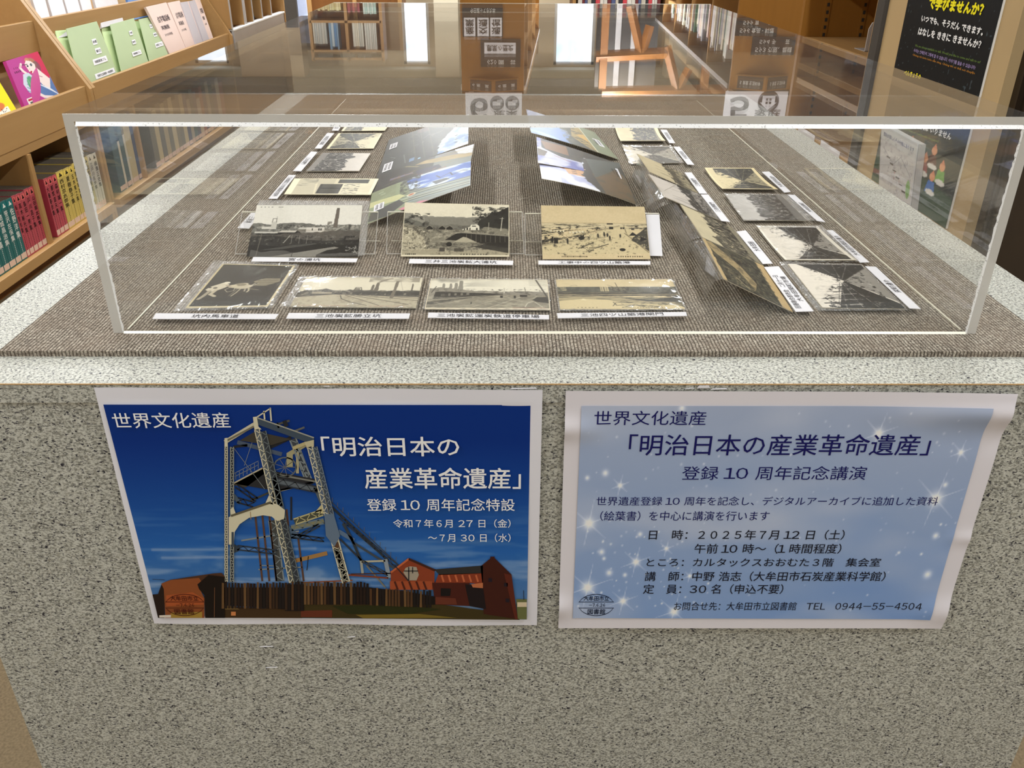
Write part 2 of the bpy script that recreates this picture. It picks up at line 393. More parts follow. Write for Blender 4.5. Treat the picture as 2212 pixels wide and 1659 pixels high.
def print_grid(name, pic, q, parent, m='photo', off=.0006, bend=None, gain=1.0):
    if m in ('photo', 'gloss'): lu = pic.a.mean(-1, keepdims=True); pic.a = np.clip(pic.a*((232-(232-lu)*1.16)/lu), 12, 255)
    h, w_ = pic.h, pic.w; P = sheet_pt(q, pic.X, pic.Y, off, bend).reshape(-1, 3)
    o0 = np.array(parent['org']); idx = np.arange(h*w_).reshape(h, w_)
    Fc = np.stack([idx[:-1, :-1], idx[:-1, 1:], idx[1:, 1:], idx[1:, :-1]], -1).reshape(-1, 4)
    me = bpy.data.meshes.new(name); nf = len(Fc)
    me.vertices.add(h*w_); me.vertices.foreach_set('co', (P-o0).astype(np.float32).ravel())
    me.loops.add(nf*4); me.loops.foreach_set('vertex_index', Fc.astype(np.int32).ravel())
    me.polygons.add(nf); me.polygons.foreach_set('loop_start', np.arange(0, nf*4, 4, dtype=np.int32))
    me.update(calc_edges=True)
    at = me.attributes.new('Col', 'FLOAT_COLOR', 'POINT'); c = np.ones((h*w_, 4), np.float32)
    c[:, :3] = np.clip(lin(np.clip(pic.a.reshape(-1, 3), 0, 255))*gain, 0, .95); at.data.foreach_set('color', c.ravel())
    me.polygons.foreach_set('use_smooth', np.ones(nf, bool)); me.materials.append(M[m])
    return link(name, me, parent, o0)
# ================================================================== ROOM
FARY = 12.6
struct('floor', MB().box((-9, -6, -.05), (8, FARY, 0)), 'floor')
struct('ceiling', MB().box((-9, -6, CEIL), (8, FARY, CEIL+.1)), 'ceiling')
struct('wall_left', MB().box((-9.1, -6, 0), (-9, FARY, CEIL)), 'beige2')
struct('wall_right', MB().box((8, -6, 0), (8.1, FARY, CEIL)), 'beige2')
struct('wall_back', MB().box((-9, -6.1, 0), (8, -6, CEIL)), 'cream')
# far wall: taupe, two tall daylit windows
WIN = [(-4.55, -4.05), (-1.47, -1.08), (.74, 1.34), (4.3, 5.0)]
wz0, wz1 = .45, 2.50
mb = MB(); xs = [-9] + [v for a in WIN for v in a] + [8]
for a, b in zip(xs[0::2], xs[1::2]): mb.box((a, FARY, 0), (b, FARY+.12, CEIL))
for a, b in WIN: mb.box((a, FARY, 0), (b, FARY+.12, wz0)); mb.box((a, FARY, wz1), (b, FARY+.12, CEIL))
struct('wall_far', mb, 'beige2')
for i, (a, b) in enumerate(WIN):
    wn = struct('window_%d' % (i+1), MB().box((a, FARY+.03, wz0), (a+.04, FARY+.09, wz1)).box((b-.04, FARY+.03, wz0), (b, FARY+.09, wz1)).box((a, FARY+.03, wz0), (b, FARY+.09, wz0+.04)).box((a, FARY+.03, wz1-.04), (b, FARY+.09, wz1)).box((a, FARY+.03, 1.45), (b, FARY+.09, 1.50)), 'white')
    MB().box((a+.04, FARY+.055, wz0+.04), (b-.04, FARY+.065, 1.45)).build('pane', 'daylight', wn)
    MB().box((a+.04, FARY+.055, 1.50), (b-.04, FARY+.065, wz1-.04)).build('pane', 'daylight', wn)
struct('trim_4', MB().box((-9, FARY-.30, 2.53), (8, FARY-.001, 2.64)), 'ceiling')
struct('trim_1', MB().box((-9, 11.2, CEIL-.16), (8, 11.9, CEIL)), 'soffit')
struct('trim_2', MB().box((-9, 9.85, CEIL-.10), (8, 10.9, CEIL)), 'taupe')
for x0, x1 in ((-3.68, -2.80), (-.95, -.62), (2.3, 3.1)):
    tag(MB().box((x0, FARY-.7, 0), (x1, FARY-.35, CEIL-.17)).build('pillar', 'cream' if x0 > -2 else 'beige2'),
        {-3.68: 'broad taupe pillar mirrored in the cover, left of the far bookcase', -.95: 'slim cream pillar mirrored right of the narrow daylit window', 2.3: 'cream pillar at the far end, behind the shelf numbered 5'}[x0], 'pillar')
# ceiling light housings, also over the added farthest lamp row
for i, (x, y) in enumerate(LAMP_XY):
    t = thing('ceiling_light', 'white strip ceiling light fixture over the reading room', 'ceiling light', (x, y, CEIL-.05), 'ceiling strip lights')
    MB().box((x-.10, y-.64, CEIL-.045), (x+.10, y+.64, CEIL-.001)).build('housing', 'white', t, .004)
# ================================================================== PLINTH
X0, X1, Y1 = -.5687, .6349, 1.62
t = thing('display_plinth', 'large speckled grey laminate plinth carrying the clear display case', 'plinth', ((X0+X1)/2, Y1/2, 0))
MB().box((X0+.002, .002, 0), (X1-.002, Y1-.002, TZ-.022)).build('body', 'laminate', t)
MB().box((X0, 0, TZ-.0215), (X1, Y1, TZ)).build('table_top', 'laminate', t, .0008)
MB().box((X0, -.0006, TZ-.0012), (X1, .0002, TZ-.0002)).build('edge_trim', 'wood_edge', t)
mb = MB()
for k, (u0, v0, u1, v1) in enumerate([(1480, 838, 1500, 840), (1506, 833, 1534, 839), (1536, 839, 1572, 842), (1102, 838, 1160, 841), (700, 834, 712, 836), (1838, 834, 1846, 838), (560, 1396, 590, 1398), (574, 1441, 600, 1443), (750, 1375, 768, 1377), (2028, 1650, 2036, 1654)]):
    a, b, c, d = (ony(-.0012, p) for p in ((u0, v1), (u1, v1-1), (u1-3, v0), (u0+4, v0+1))); mb.slab([a, b, c, d], .0006)
tag(mb.build('tape_residue', 'paper', t), kind='stuff')
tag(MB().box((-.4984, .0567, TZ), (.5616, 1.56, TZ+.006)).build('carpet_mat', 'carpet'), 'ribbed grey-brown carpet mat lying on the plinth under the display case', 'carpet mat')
# ================================================================== CLEAR COVER
bx0, bx1, by0, by1, bz0, bz1 = -.4022, .4924, .1002, 1.498, TZ+.0062, TZ+COVER_H
ts, tt, tf = .0108, .0100, .008
cv = thing('display_cover', 'long clear acrylic box cover standing on the carpet over the postcards', 'display case', ((bx0+bx1)/2, (by0+by1)/2, bz0))
MB().box((bx0, by0, bz1-tt), (bx1, by1, bz1)).build('top_pane', 'acrylic', cv)
MB().box((bx0, by0+.0003, bz0), (bx0+ts, by1-.0003, bz1-tt-.0003)).build('side_pane', 'acrylic', cv)
MB().box((bx1-ts, by0+.0003, bz0), (bx1, by1-.0003, bz1-tt-.0003)).build('side_pane', 'acrylic', cv)
MB().box((bx0+ts+.0003, by0+.0003, bz0), (bx1-ts-.0003, by0+tf, bz1-tt-.0003)).build('front_pane', 'acrylic', cv)
MB().box((bx0+ts+.0003, by1-tf, bz0), (bx1-ts-.0003, by1-.0003, bz1-tt-.0003)).build('back_pane', 'acrylic', cv)
MB().box((bx0, by0-.0008, bz1-tt+.0030), (bx1, by0-.0001, bz1-.0001)).build('sawn_edge', 'edge', cv)
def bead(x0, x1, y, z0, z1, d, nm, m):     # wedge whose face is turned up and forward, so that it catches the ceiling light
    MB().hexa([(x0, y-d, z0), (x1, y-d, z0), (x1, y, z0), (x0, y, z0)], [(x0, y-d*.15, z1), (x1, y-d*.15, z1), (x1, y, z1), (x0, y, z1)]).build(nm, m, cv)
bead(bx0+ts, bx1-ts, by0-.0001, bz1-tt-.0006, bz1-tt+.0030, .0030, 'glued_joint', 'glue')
for a, s in ((bx0, 1), (bx1, -1)):
    MB().box((a, by0-.0008, bz0), (a+s*ts*.82, by0-.0001, bz1-tt+.0030)).build('sawn_edge', 'edge', cv)
    mb = MB(); n = 60; zz = np.linspace(bz0, bz1-tt, n); rr = np.random.default_rng(3 if s > 0 else 4)
    w0 = ts*.82 + .0002; P = []
    for z in zz: P.append((z, w0 + .0014 + rr.random()*.0016))
    for (za, wa), (zb, wb) in zip(P[:-1], P[1:]):
        mb.quad([(a+s*w0, by0-.0007, za), (a+s*wa, by0-.0007, za), (a+s*wb, by0-.0007, zb), (a+s*w0, by0-.0007, zb)])
    mb.build('glued_joint', 'glue', cv)
bead(bx0+ts, bx1-ts, by0-.0001, bz0, bz0+.0020, .0022, 'edge_glow_strip', 'rim')
MB().box((bx0+ts+.0001, by0+tf, bz0), (bx0+ts+.0013, by1-tf, bz0+.0009)).build('edge_glow_strip', 'rim', cv)
MB().box((bx1-ts-.0013, by0+tf, bz0), (bx1-ts-.0001, by1-tf, bz0+.0009)).build('edge_glow_strip', 'rim', cv)
MB().box((bx0, by1-.001, bz1-.0012), (bx1, by1+.0004, bz1+.0002)).build('edge_glow_strip', 'rim', cv)
# ================================================================== POSTERS ON THE FRONT
def PX(p, lay=0, y0=-.0022): return ony(y0-.00016*lay, p)
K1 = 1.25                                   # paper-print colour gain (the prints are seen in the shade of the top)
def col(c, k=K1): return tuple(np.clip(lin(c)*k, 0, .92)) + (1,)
def px_text(mb, txt, x0, x1, yb, h, c, lay, y0=-.0022, dy=0, bold=0, xh=0, res=2):
    a, b = PX((x0, yb), lay, y0), PX((x1, yb+dy), lay, y0); hh = PX((x0, yb-h), lay, y0)[2]-a[2]
    put_text(mb, txt, a, b, (0, 0, hh), c, bold, res)
t1 = thing('poster', 'left poster, dark blue sky behind a steel pit-head tower, taped on plinth front', 'poster', ony(-.001, (680, 1350)))
def bend1(u, v): return .0008*np.sin(u*9+v*3) + .006*np.clip((u-.955)/.045, 0, 1)**2*np.clip(v-.3, 0, 1)*0 + .004*np.clip((.05-v)/.05, 0, 1)*np.clip((.25-u)/.25, 0, 1)
class Dum: pass
pq = [PX(p, -4) for p in ((333, 1347), (1160, 1352), (1172, 842), (202, 838))]
g = Pic(60, 40, (232, 231, 238)); print_grid('sheet', g, pq, t1, 'ink', 0, lambda u, v: -.0002+.0009*np.sin(u*11+v*4)*((u < .02) | (u > .97) | (v < .05) | (v > .93)), 1.0)
g = Pic(210, 120, (4, 40, 104))
for i in range(g.h):
    pass
f = g.Y[..., None]; c0 = np.array((92, 122, 158.)); c1 = np.array((34, 90, 160.)); c2 = np.array((0, 42, 116.))
g.a = np.where(f < .35, c0+(c1-c0)*(f/.35), c1+(c2-c1)*np.clip((f-.35)/.5, 0, 1))
n = vnoise(g.h, g.w, 5, 34, 21, 4); g.put(np.clip((n-.5)/.2, 0, 1)*np.clip((.62-g.Y)/.45, 0, 1), (168, 180, 200), .5)
n = vnoise(g.h, g.w, 9, 9, 22, 4); g.put(np.clip((n-.55)/.15, 0, 1)*np.clip((.38-g.Y)/.2, 0, 1), (176, 184, 198), .5)
g.line(.03, .35, .45, .36, .012, (150, 165, 190), .5); g.line(.05, .31, .4, .32, .012, (160, 172, 195), .5)
iq = [(342, 1333.5), (1138, 1338.5), (1146, 875), (223, 874)]
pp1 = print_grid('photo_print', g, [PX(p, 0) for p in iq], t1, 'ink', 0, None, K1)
T = MB()
def c4(x, y): return (180+x/2.9615, 820+y/2.9615)
def c5(x, y): return (650+x/2.963, 820+y/2.963)
def poly(pts, c, lay, f=c4):
    P = [PX(f(*p), lay) for p in pts][::-1]; T.add(P, [tuple(range(len(P)))], col(c))
def bar(x0, y0, x1, y1, w_, c, lay, f=c4, w2=None):
    dx, dy = x1-x0, y1-y0; L = math.hypot(dx, dy); nx, ny = -dy/L*w_/2, dx/L*w_/2; k = 1 if w2 is None else w2/w_
    poly([(x0+nx, y0+ny), (x1+nx*k, y1+ny*k), (x1-nx*k, y1-ny*k), (x0-nx, y0-ny)], c, lay, f)
def lattice(x0, y0, x1, y1, W, c, lay, f=c4, step=34, cw=9, dark=None, zz=5):
    dx, dy = x1-x0, y1-y0; L = math.hypot(dx, dy); ux, uy = dx/L, dy/L; nx, ny = -uy*W/2, ux*W/2
    if dark: poly([(x0+nx, y0+ny), (x1+nx, y1+ny), (x1-nx, y1-ny), (x0-nx, y0-ny)], dark, lay-1, f)
    bar(x0+nx, y0+ny, x1+nx, y1+ny, cw, c, lay, f); bar(x0-nx, y0-ny, x1-nx, y1-ny, cw, c, lay, f)
    k = max(2, int(L/step)); s = 1
    for i in range(k):
        a, b = i/k, (i+1)/k
        bar(x0+dx*a+s*nx, y0+dy*a+s*ny, x0+dx*b-s*nx, y0+dy*b-s*ny, zz, c, lay, f); s = -s
CR, GR, DK, BL, RU = (196, 190, 164), (120, 128, 130), (34, 36, 40), (84, 104, 128), (84, 58, 44)
# back members
lattice(1340, 380, 1440, 640, 40, GR, 2, dark=(60, 64, 70)); lattice(1210, 900, 1260, 1290, 46, GR, 2, dark=(66, 68, 66))
bar(985, 400, 1270, 478, 26, (70, 82, 100), 2); bar(1180, 440, 1330, 370, 22, DK, 2); bar(960, 430, 1050, 420, 16, DK, 2)
for x in (1100, 1145, 1190): bar(x, 870, x+45, 1290, 12, RU, 2)
bar(1010, 1030, 1380, 970, 10, GR, 2); bar(1300, 830, 1350, 1280, 12, RU, 2); bar(1370, 980, 1410, 1290, 12, RU, 2)
bar(1120, 1215, 1400, 1200, 8, GR, 2); bar(1130, 1188, 1230, 1192, 6, GR, 2); bar(1440, 1130, 1430, 1220, 5, DK, 2)
bar(1330, 1165, 1560, 1110, 26, (148, 112, 66), 2); bar(1330, 750, 1330, 900, 12, DK, 2)
poly([(945, 672), (1150, 562), (1160, 600), (1040, 690)], (62, 58, 50), 3); poly([(960, 665), (1150, 572), (1500, 640), (1470, 668), (1250, 715)], (40, 40, 42), 3)
bar(945, 672, 1145, 566, 9, (168, 160, 138), 4); bar(1200, 600, 1500, 655, 10, (120, 120, 112), 4); bar(1250, 712, 1470, 655, 14, (150, 146, 126), 3)
bar(965, 600, 1120, 520, 3, GR, 4); bar(970, 620, 1120, 545, 3, GR, 4)
for x in range(975, 1120, 24): bar(x, 640-(x-975)*.5, x, 598-(x-975)*.5, 3, GR, 4)
bar(965, 440, 1160, 700, 3, GR, 4); bar(1080, 400, 1030, 550, 3, GR, 4)
for a in range(0, 360, 20):                 # head sheave
    a0, a1 = math.radians(a), math.radians(a+20)
    bar(1290+72*math.cos(a0), 560-62*math.sin(a0), 1290+72*math.cos(a1), 560-62*math.sin(a1), 9, (90, 96, 98), 4)
    if a % 40 == 0: bar(1290, 560, 1290+70*math.cos(a0), 560-60*math.sin(a0), 3, (110, 112, 112), 4)
poly([(1300, 470), (1420, 400), (1440, 420), (1340, 480), (1340, 560), (1300, 560)], (150, 144, 112), 4)
bar(1370, 440, 1370, 600, 18, (160, 152, 120), 4); lattice(1360, 440, 1440, 620, 26, GR, 5)
lattice(1110, 770, 980, 680, 24, DK, 4, zz=4); bar(1070, 775, 1240, 700, 12, (60, 60, 52), 4)
lattice(985, 770, 1090, 800, 30, DK, 4); bar(960, 740, 1000, 790, 26, (70, 84, 98), 4)
lattice(985, 1075, 1240, 1105, 26, (44, 52, 62), 4, zz=4); poly([(960, 1050), (1005, 1075), (990, 1100), (960, 1110)], (50, 60, 70), 4)
lattice(1330, 1000, 1540, 1025, 22, (40, 48, 58), 4); lattice(1380, 1000, 1510, 930, 16, (50, 58, 66), 4, zz=4)
poly([(1310, 930), (1370, 985), (1440, 1000), (1330, 1020)], (70, 88, 108), 4)
lattice(1330, 950, 1540, 905, 30, (96, 112, 122), 4, dark=(120, 118, 92)); lattice(1350, 910, 1530, 850, 36, (170, 162, 118), 5, dark=(70, 72, 60))
lattice(1240, 650, 1500, 705, 36, (48, 52, 58), 5, dark=(90, 98, 104)); poly([(1470, 690), (1540, 700), (1540, 860), (1500, 760)], (80, 90, 96), 4); poly([(1480, 850), (1540, 780), (1545, 860)], (186, 176, 132), 5)
# top frame
bar(905, 400, 1100, 282, 26, (186, 180, 156), 6); bar(915, 392, 1090, 300, 12, (110, 104, 84), 7); poly([(1000, 390), (1100, 330), (1330, 380), (1200, 420)], (58, 54, 46), 5)
bar(1110, 262, 1470, 392, 44, (60, 72, 84), 7); bar(1115, 245, 1475, 372, 8, (150, 150, 138), 8)
bar(1110, 240, 1195, 185, 8, CR, 8); bar(1155, 200, 1160, 255, 10, CR, 8); bar(1195, 180, 1202, 265, 10, CR, 8)
bar(1230, 290, 1320, 262, 14, (70, 70, 66), 7); bar(1240, 275, 1250, 310, 12, DK, 7); bar(1350, 330, 1415, 305, 12, (90, 92, 88), 7); bar(1285, 262, 1300, 300, 26, DK, 8)
bar(1340, 440, 1430, 405, 22, (170, 158, 116), 7); poly([(1415, 400), (1475, 385), (1475, 430), (1430, 440)], (180, 172, 140), 8)
poly([(1085, 240), (1110, 236), (1120, 300), (1140, 318), (1095, 322)], CR, 8)
poly([(903, 375), (922, 372), (925, 440), (903, 436)], CR, 8)
# main legs
lattice(914, 430, 914, 1295, 17, CR, 9, step=16, cw=5, dark=(70, 74, 78), zz=4); lattice(951, 430, 951, 1295, 20, (140, 142, 132), 9, step=18, cw=6, dark=(40, 44, 52), zz=4)
lattice(1110, 318, 1222, 800, 30, CR, 9, step=30, cw=6, dark=(90, 96, 100)); lattice(1150, 330, 1262, 810, 34, (96, 104, 106), 9, step=30, cw=6, dark=(48, 52, 58))
lattice(1238, 880, 1335, 1300, 30, CR, 9, step=30, cw=6, dark=(80, 84, 84)); lattice(1275, 880, 1370, 1300, 34, (96, 104, 106), 9, step=30, cw=6, dark=(48, 52, 58))
lattice(1448, 430, 1560, 870, 30, CR, 9, step=30, cw=6, dark=(80, 92, 110)); lattice(1482, 430, 1590, 870, 26, (110, 120, 128), 9, step=26, cw=5, dark=(60, 70, 84))
poly([(1200, 640), (1240, 620), (1300, 880), (1290, 900), (1230, 890)], (66, 78, 88), 8)
# arched portal plate
poly([(930, 880), (1200, 785), (1245, 800), (1290, 835), (1285, 890), (1240, 905), (1205, 876), (1150, 868), (1060, 884)], CR, 10)
poly([(930, 880), (1060, 884), (1000, 925), (968, 975), (960, 1055), (930, 1055)], CR, 10); bar(945, 872, 1200, 785, 14, (90, 84, 66), 11); bar(1068, 845, 1072, 895, 4, (150, 120, 80), 11)
poly([(1165, 790), (1190, 735), (1215, 800)], CR, 10); poly([(940, 830), (960, 815), (975, 858), (945, 872)], CR, 10); bar(955, 975, 955, 1070, 14, (60, 70, 80), 11)
# right legs lower + raking back-stay (c5 frame)
lattice(190, 930, 290, 1300, 46, CR, 9, c5, 34, 8, (84, 60, 44)); poly([(150, 860), (210, 860), (250, 1000), (215, 1070), (160, 1000)], (92, 108, 126), 10, c5)
lattice(225, 1080, 290, 1290, 30, (140, 140, 128), 9, c5, 26, 6, (50, 44, 36))
bar(180, 800, 560, 1160, 16, (36, 42, 48), 5, c5); bar(180, 770, 640, 1200, 5, (60, 66, 72), 5, c5)
for x in range(200, 640, 34): bar(x, 790+(x-200)*.93, x+2, 755+(x-200)*.93, 3, (90, 90, 88), 5, c5)
lattice(250, 880, 620, 1200, 20, (48, 54, 62), 6, c5, 36, 6, zz=4); bar(240, 970, 340, 1030, 26, BL, 6, c5); bar(250, 1020, 400, 1170, 12, (44, 50, 58), 6, c5)
bar(270, 920, 330, 1030, 18, (50, 56, 62), 6, c5); bar(320, 1010, 385, 1160, 16, (44, 50, 54), 6, c5); bar(330, 1040, 600, 1210, 14, (60, 66, 72), 6, c5)
bar(385, 1160, 395, 1240, 16, (150, 150, 138), 7, c5); bar(400, 1165, 540, 1160, 12, (170, 164, 140), 7, c5); lattice(390, 1160, 560, 1250, 14, (60, 60, 60), 7, c5, 30, 5)
bar(540, 1150, 565, 1270, 26, (130, 140, 150), 7, c5); bar(420, 1190, 540, 1330, 9, (110, 106, 90), 6, c5); bar(600, 1190, 690, 1290, 6, DK, 11, c5)
bar(300, 1250, 560, 1270, 10, (120, 56, 30), 7, c5); bar(0, 1300, 330, 1285, 8, (130, 70, 40), 7, c5); bar(320, 1245, 600, 1240, 7, (70, 40, 28), 7, c5)
# winding house, right
poly([(575, 1235), (690, 1145), (855, 1218), (855, 1345), (575, 1345)], (126, 56, 32), 8, c5); bar(575, 1235, 690, 1148, 12, (176, 92, 54), 9, c5); bar(690, 1148, 860, 1222, 14, (60, 30, 20), 9, c5)
poly([(655, 1235), (670, 1205), (700, 1195), (740, 1200), (755, 1250), (740, 1285), (690, 1285)], (150, 140, 124), 9, c5); bar(690, 1200, 690, 1285, 7, DK, 10, c5); bar(660, 1225, 750, 1225, 6, DK, 10, c5); bar(715, 1200, 715, 1240, 6, DK, 10, c5)
poly([(570, 1290), (840, 1290), (840, 1345), (570, 1345)], (148, 70, 40), 9, c5)
for x in range(600, 830, 46): bar(x, 1292, x+20, 1345, 12, (70, 30, 20), 10, c5)
poly([(855, 1215), (1165, 1190), (1165, 1240), (885, 1250)], (44, 42, 40), 9, c5); poly([(880, 1246), (1165, 1238), (1165, 1310), (1060, 1300), (860, 1300)], (124, 52, 30), 9, c5)
for x in range(900, 1160, 44): bar(x, 1250, x+14, 1295, 12, (176, 92, 58), 10, c5)
poly([(840, 1300), (1080, 1300), (1085, 1450), (860, 1440)], (66, 26, 18), 9, c5); poly([(895, 1335), (960, 1338), (955, 1385), (895, 1385)], (20, 16, 16), 10, c5); poly([(855, 1390), (990, 1400), (1000, 1440), (860, 1438)], (92, 44, 30), 10, c5)
poly([(1150, 1195), (1212, 1145), (1212, 1133), (1240, 1133), (1240, 1142), (1348, 1248), (1388, 1534), (1170, 1500), (1160, 1300)], (58, 24, 16), 9, c5)
poly([(1300, 1240), (1348, 1250), (1388, 1534), (1370, 1534)], (84, 34, 22), 10, c5); poly([(1050, 1310), (1165, 1320), (1185, 1470), (1080, 1450)], (26, 18, 20), 10, c5); poly([(1090, 1310), (1165, 1300), (1165, 1335), (1100, 1330)], (170, 100, 64), 11, c5)
for x, y in ((1200, 1270), (1300, 1300), (1310, 1400)): poly([(x, y), (x+24, y+2), (x+24, y+26), (x, y+24)], (30, 22, 30), 10, c5)
poly([(1378, 1405), (1446, 1405), (1446, 1535), (1388, 1534)], (96, 100, 60), 8, c5); poly([(1385, 1425), (1446, 1425), (1446, 1455), (1385, 1455)], (196, 180, 150), 9, c5); bar(1425, 1350, 1427, 1410, 4, DK, 9, c5)
# ground, fence, ruin on the left
poly([(0, 1420), (560, 1430), (900, 1440), (1200, 1480), (1400, 1534), (1400, 1538), (0, 1525)], (56, 46, 20), 8, c5); poly([(200, 1450), (640, 1440), (900, 1470), (700, 1500), (300, 1500)], (38, 40, 14), 9, c5)
poly([(350, 1505), (760, 1500), (1000, 1525), (400, 1528)], (110, 92, 34), 9, c5); poly([(0, 1480), (200, 1475), (200, 1522), (0, 1520)], (92, 44, 26), 9, c5)
poly([(880, 1455), (1400, 1470), (1400, 1526), (880, 1524)], (60, 42, 22), 7); poly([(880, 1440), (960, 1450), (1000, 1470), (880, 1470)], (120, 96, 54), 9); poly([(945, 1485), (975, 1485), (975, 1510), (945, 1510)], (190, 120, 70), 9)
rf = random.Random(5)
def fence(x0, x1, yt, yb, f, n, slope=0):
    for i in range(n):
        x = x0+(x1-x0)*i/n; w_ = (x1-x0)/n; j = rf.uniform(-6, 6); s = slope*(x-x0)
        poly([(x, yb+s), (x+rf.uniform(-3, 3), yt+j+s), (x+w_*.72, yt+j+2+s), (x+w_*.76, yb+s)], rf.choice([(50, 34, 22), (34, 22, 16), (74, 50, 30), (26, 20, 18), (96, 70, 42)]), 12, f)
poly([(885, 1330), (1290, 1330), (1290, 1470), (885, 1440)], (22, 16, 14), 11); fence(885, 1290, 1298, 1465, c4, 20)
poly([(1290, 1310), (1412, 1310), (1412, 1480), (1290, 1480)], (24, 18, 16), 11); fence(1290, 1412, 1296, 1475, c4, 6)
poly([(20, 1320), (440, 1330), (700, 1360), (860, 1390), (860, 1440), (300, 1440), (20, 1440)], (20, 14, 12), 11, c5); fence(20, 440, 1298, 1440, c5, 20); fence(440, 840, 1335, 1445, c5, 20, .04)
poly([(442, 1375), (478, 1372), (500, 1310), (520, 1296), (520, 1525), (478, 1525)], (34, 22, 16), 9); poly([(498, 1305), (560, 1280), (720, 1256), (830, 1240), (885, 1236), (905, 1260), (905, 1300), (700, 1300)], (70, 44, 30), 9)
poly([(498, 1305), (560, 1282), (740, 1268), (760, 1300), (745, 1340), (775, 1400), (775, 1525), (525, 1525), (515, 1340)], (128, 70, 36), 10); poly([(730, 1310), (800, 1250), (905, 1262), (905, 1525), (780, 1525), (775, 1380), (740, 1340)], (22, 14, 10), 11); bar(840, 1330, 838, 1520, 5, (90, 60, 40), 12)
poly([(530, 1380), (700, 1360), (770, 1400), (770, 1440), (530, 1450)], (156, 78, 40), 11); poly([(560, 1490), (760, 1486), (760, 1524), (560, 1524)], (150, 120, 50), 11); poly([(486, 1508), (560, 1505), (560, 1522), (486, 1522)], (200, 190, 176), 11)
bar(442, 1277, 520, 1282, 3, DK, 9)
T.build('tower_print', 'ink', pp1)
LT = MB(); WH = col((244, 244, 250))
px_text(LT, '世界文化遺産', 247.5, 499, 925.5, 33.5, WH, 14, dy=-1.5, bold=.004)
px_text(LT, '「明治日本の', 697, 992.6, 986, 43, WH, 14, dy=0, bold=.010); px_text(LT, '産業革命遺産」', 789, 1125, 1056, 46, WH, 14, bold=.010)
px_text(LT, '登録 10 周年記念特設', 794, 1112, 1104, 27, WH, 14, bold=.006); px_text(LT, '令和７年６月 27 日（金）', 850, 1103, 1140, 18.5, WH, 14, bold=.004); px_text(LT, '〜７月 30 日（水）', 925, 1103, 1171, 18.5, WH, 14, bold=.004)
def stamp(mb, cx, cy, rx, ry, c, lay, y0=-.0022):
    for s in (1, -1):
        P = [(cx+rx*math.cos(a), cy-s*ry*math.sin(a)) for a in np.linspace(math.radians(18), math.radians(162), 18)]
        for a, b in zip(P[:-1], P[1:]):
            q = [PX((a[0], a[1]-.7), lay, y0), PX((a[0], a[1]+.7), lay, y0), PX((b[0], b[1]+.7), lay, y0), PX((b[0], b[1]-.7), lay, y0)]; mb.add(q, [(0, 1, 2, 3)], c)
    for yy in (cy-6.5, cy+6.5):
        mb.add([PX((cx-rx, yy+.6), lay, y0), PX((cx+rx, yy+.6), lay, y0), PX((cx+rx, yy-.6), lay, y0), PX((cx-rx, yy-.6), lay, y0)], [(0, 1, 2, 3)], c)
    px_text(mb, '大牟田市立', cx-rx*.72, cx+rx*.72, cy-9, 11, c, lay, y0, bold=.01, res=1); px_text(mb, '-7.6.26', cx-rx*.42, cx+rx*.5, cy+4, 7.5, c, lay, y0, bold=.01, res=1); px_text(mb, '図書館', cx-rx*.5, cx+rx*.5, cy+20, 11.5, c, lay, y0, bold=.01, res=1)
stamp(LT, 399, 1307, 42, 23, col((70, 24, 12)), 14)
LT.build('lettering', 'ink', pp1)
# ---- poster 2
Y2 = -.0026
t2 = thing('poster', 'right poster, pale blue starry sheet listing a lecture, taped on plinth front', 'poster', ony(-.001, (1620, 1355)))
def bendm(u, v):
    cr = np.clip((u-.62)/.38, 0, 1)**1.5
    b = .0065*cr*np.exp(-((v-.925)/.05)**2) + .003*cr*np.exp(-((v-1.0)/.04)**2) - .001*cr*np.exp(-((v-.82)/.05)**2)
    b += .0038*np.clip((u-.90)/.1, 0, 1)*np.exp(-((v-.08)/.06)**2) + .0035*np.clip((.10-u)/.1, 0, 1)*np.exp(-((v-.86)/.04)**2) + .0018*np.clip((u-.93)/.07, 0, 1)*np.exp(-((v-.42)/.03)**2) + .004*np.clip((.05-u)/.05, 0, 1)*np.exp(-((v-.1)/.05)**2)
    return b
sq = [(1206, 1357), (2033, 1357.5), (2195, 847), (1222, 844.5)]
g = Pic(280, 180, (230, 226, 232)); print_grid('sheet', g, [ony(Y2, p) for p in sq], t2, 'ink', 0, bendm, 1.0)
g = Pic(280, 150, (150, 170, 205)); f = g.Y[..., None]
g.a = np.array((116, 142, 184.))*(1-f) + np.array((146, 158, 182.))*f
n = vnoise(g.h, g.w, 3, 4, 31, 3); g.put(np.clip((n-.45)/.3, 0, 1), (168, 176, 194), .7); n = vnoise(g.h, g.w, 2, 3, 33, 3); g.put(np.clip((n-.5)/.25, 0, 1)*(1-g.Y*.6), (98, 130, 182), .5)
def guv(x, y):                              # pixel -> print coordinates
    iq2 = [(1237, 1334), (2007, 1336.5), (2140, 876), (1256, 876)]; yy = (1335-y)/(1335-876.); xl = 1237+(1256-1237)*yy; xr = 2007+(2140-2007)*yy; return (x-xl)/(xr-xl), yy
def star(x, y, r, soft=False, n=6, al=.9):
    u, v = guv(x, y); d = np.hypot((g.X-u)*g.asp, g.Y-v); rr = r/459
    g.put(np.exp(-(d/(rr*.32))**2), (240, 240, 244), al)
    if not soft:
        for k in range(n):
            a = math.pi*k/n*2+.35; g.line(u, v, u+math.cos(a)*rr*1.35/g.asp, v+math.sin(a)*rr*1.35, .006, (216, 222, 236), .6, wd2=.0)
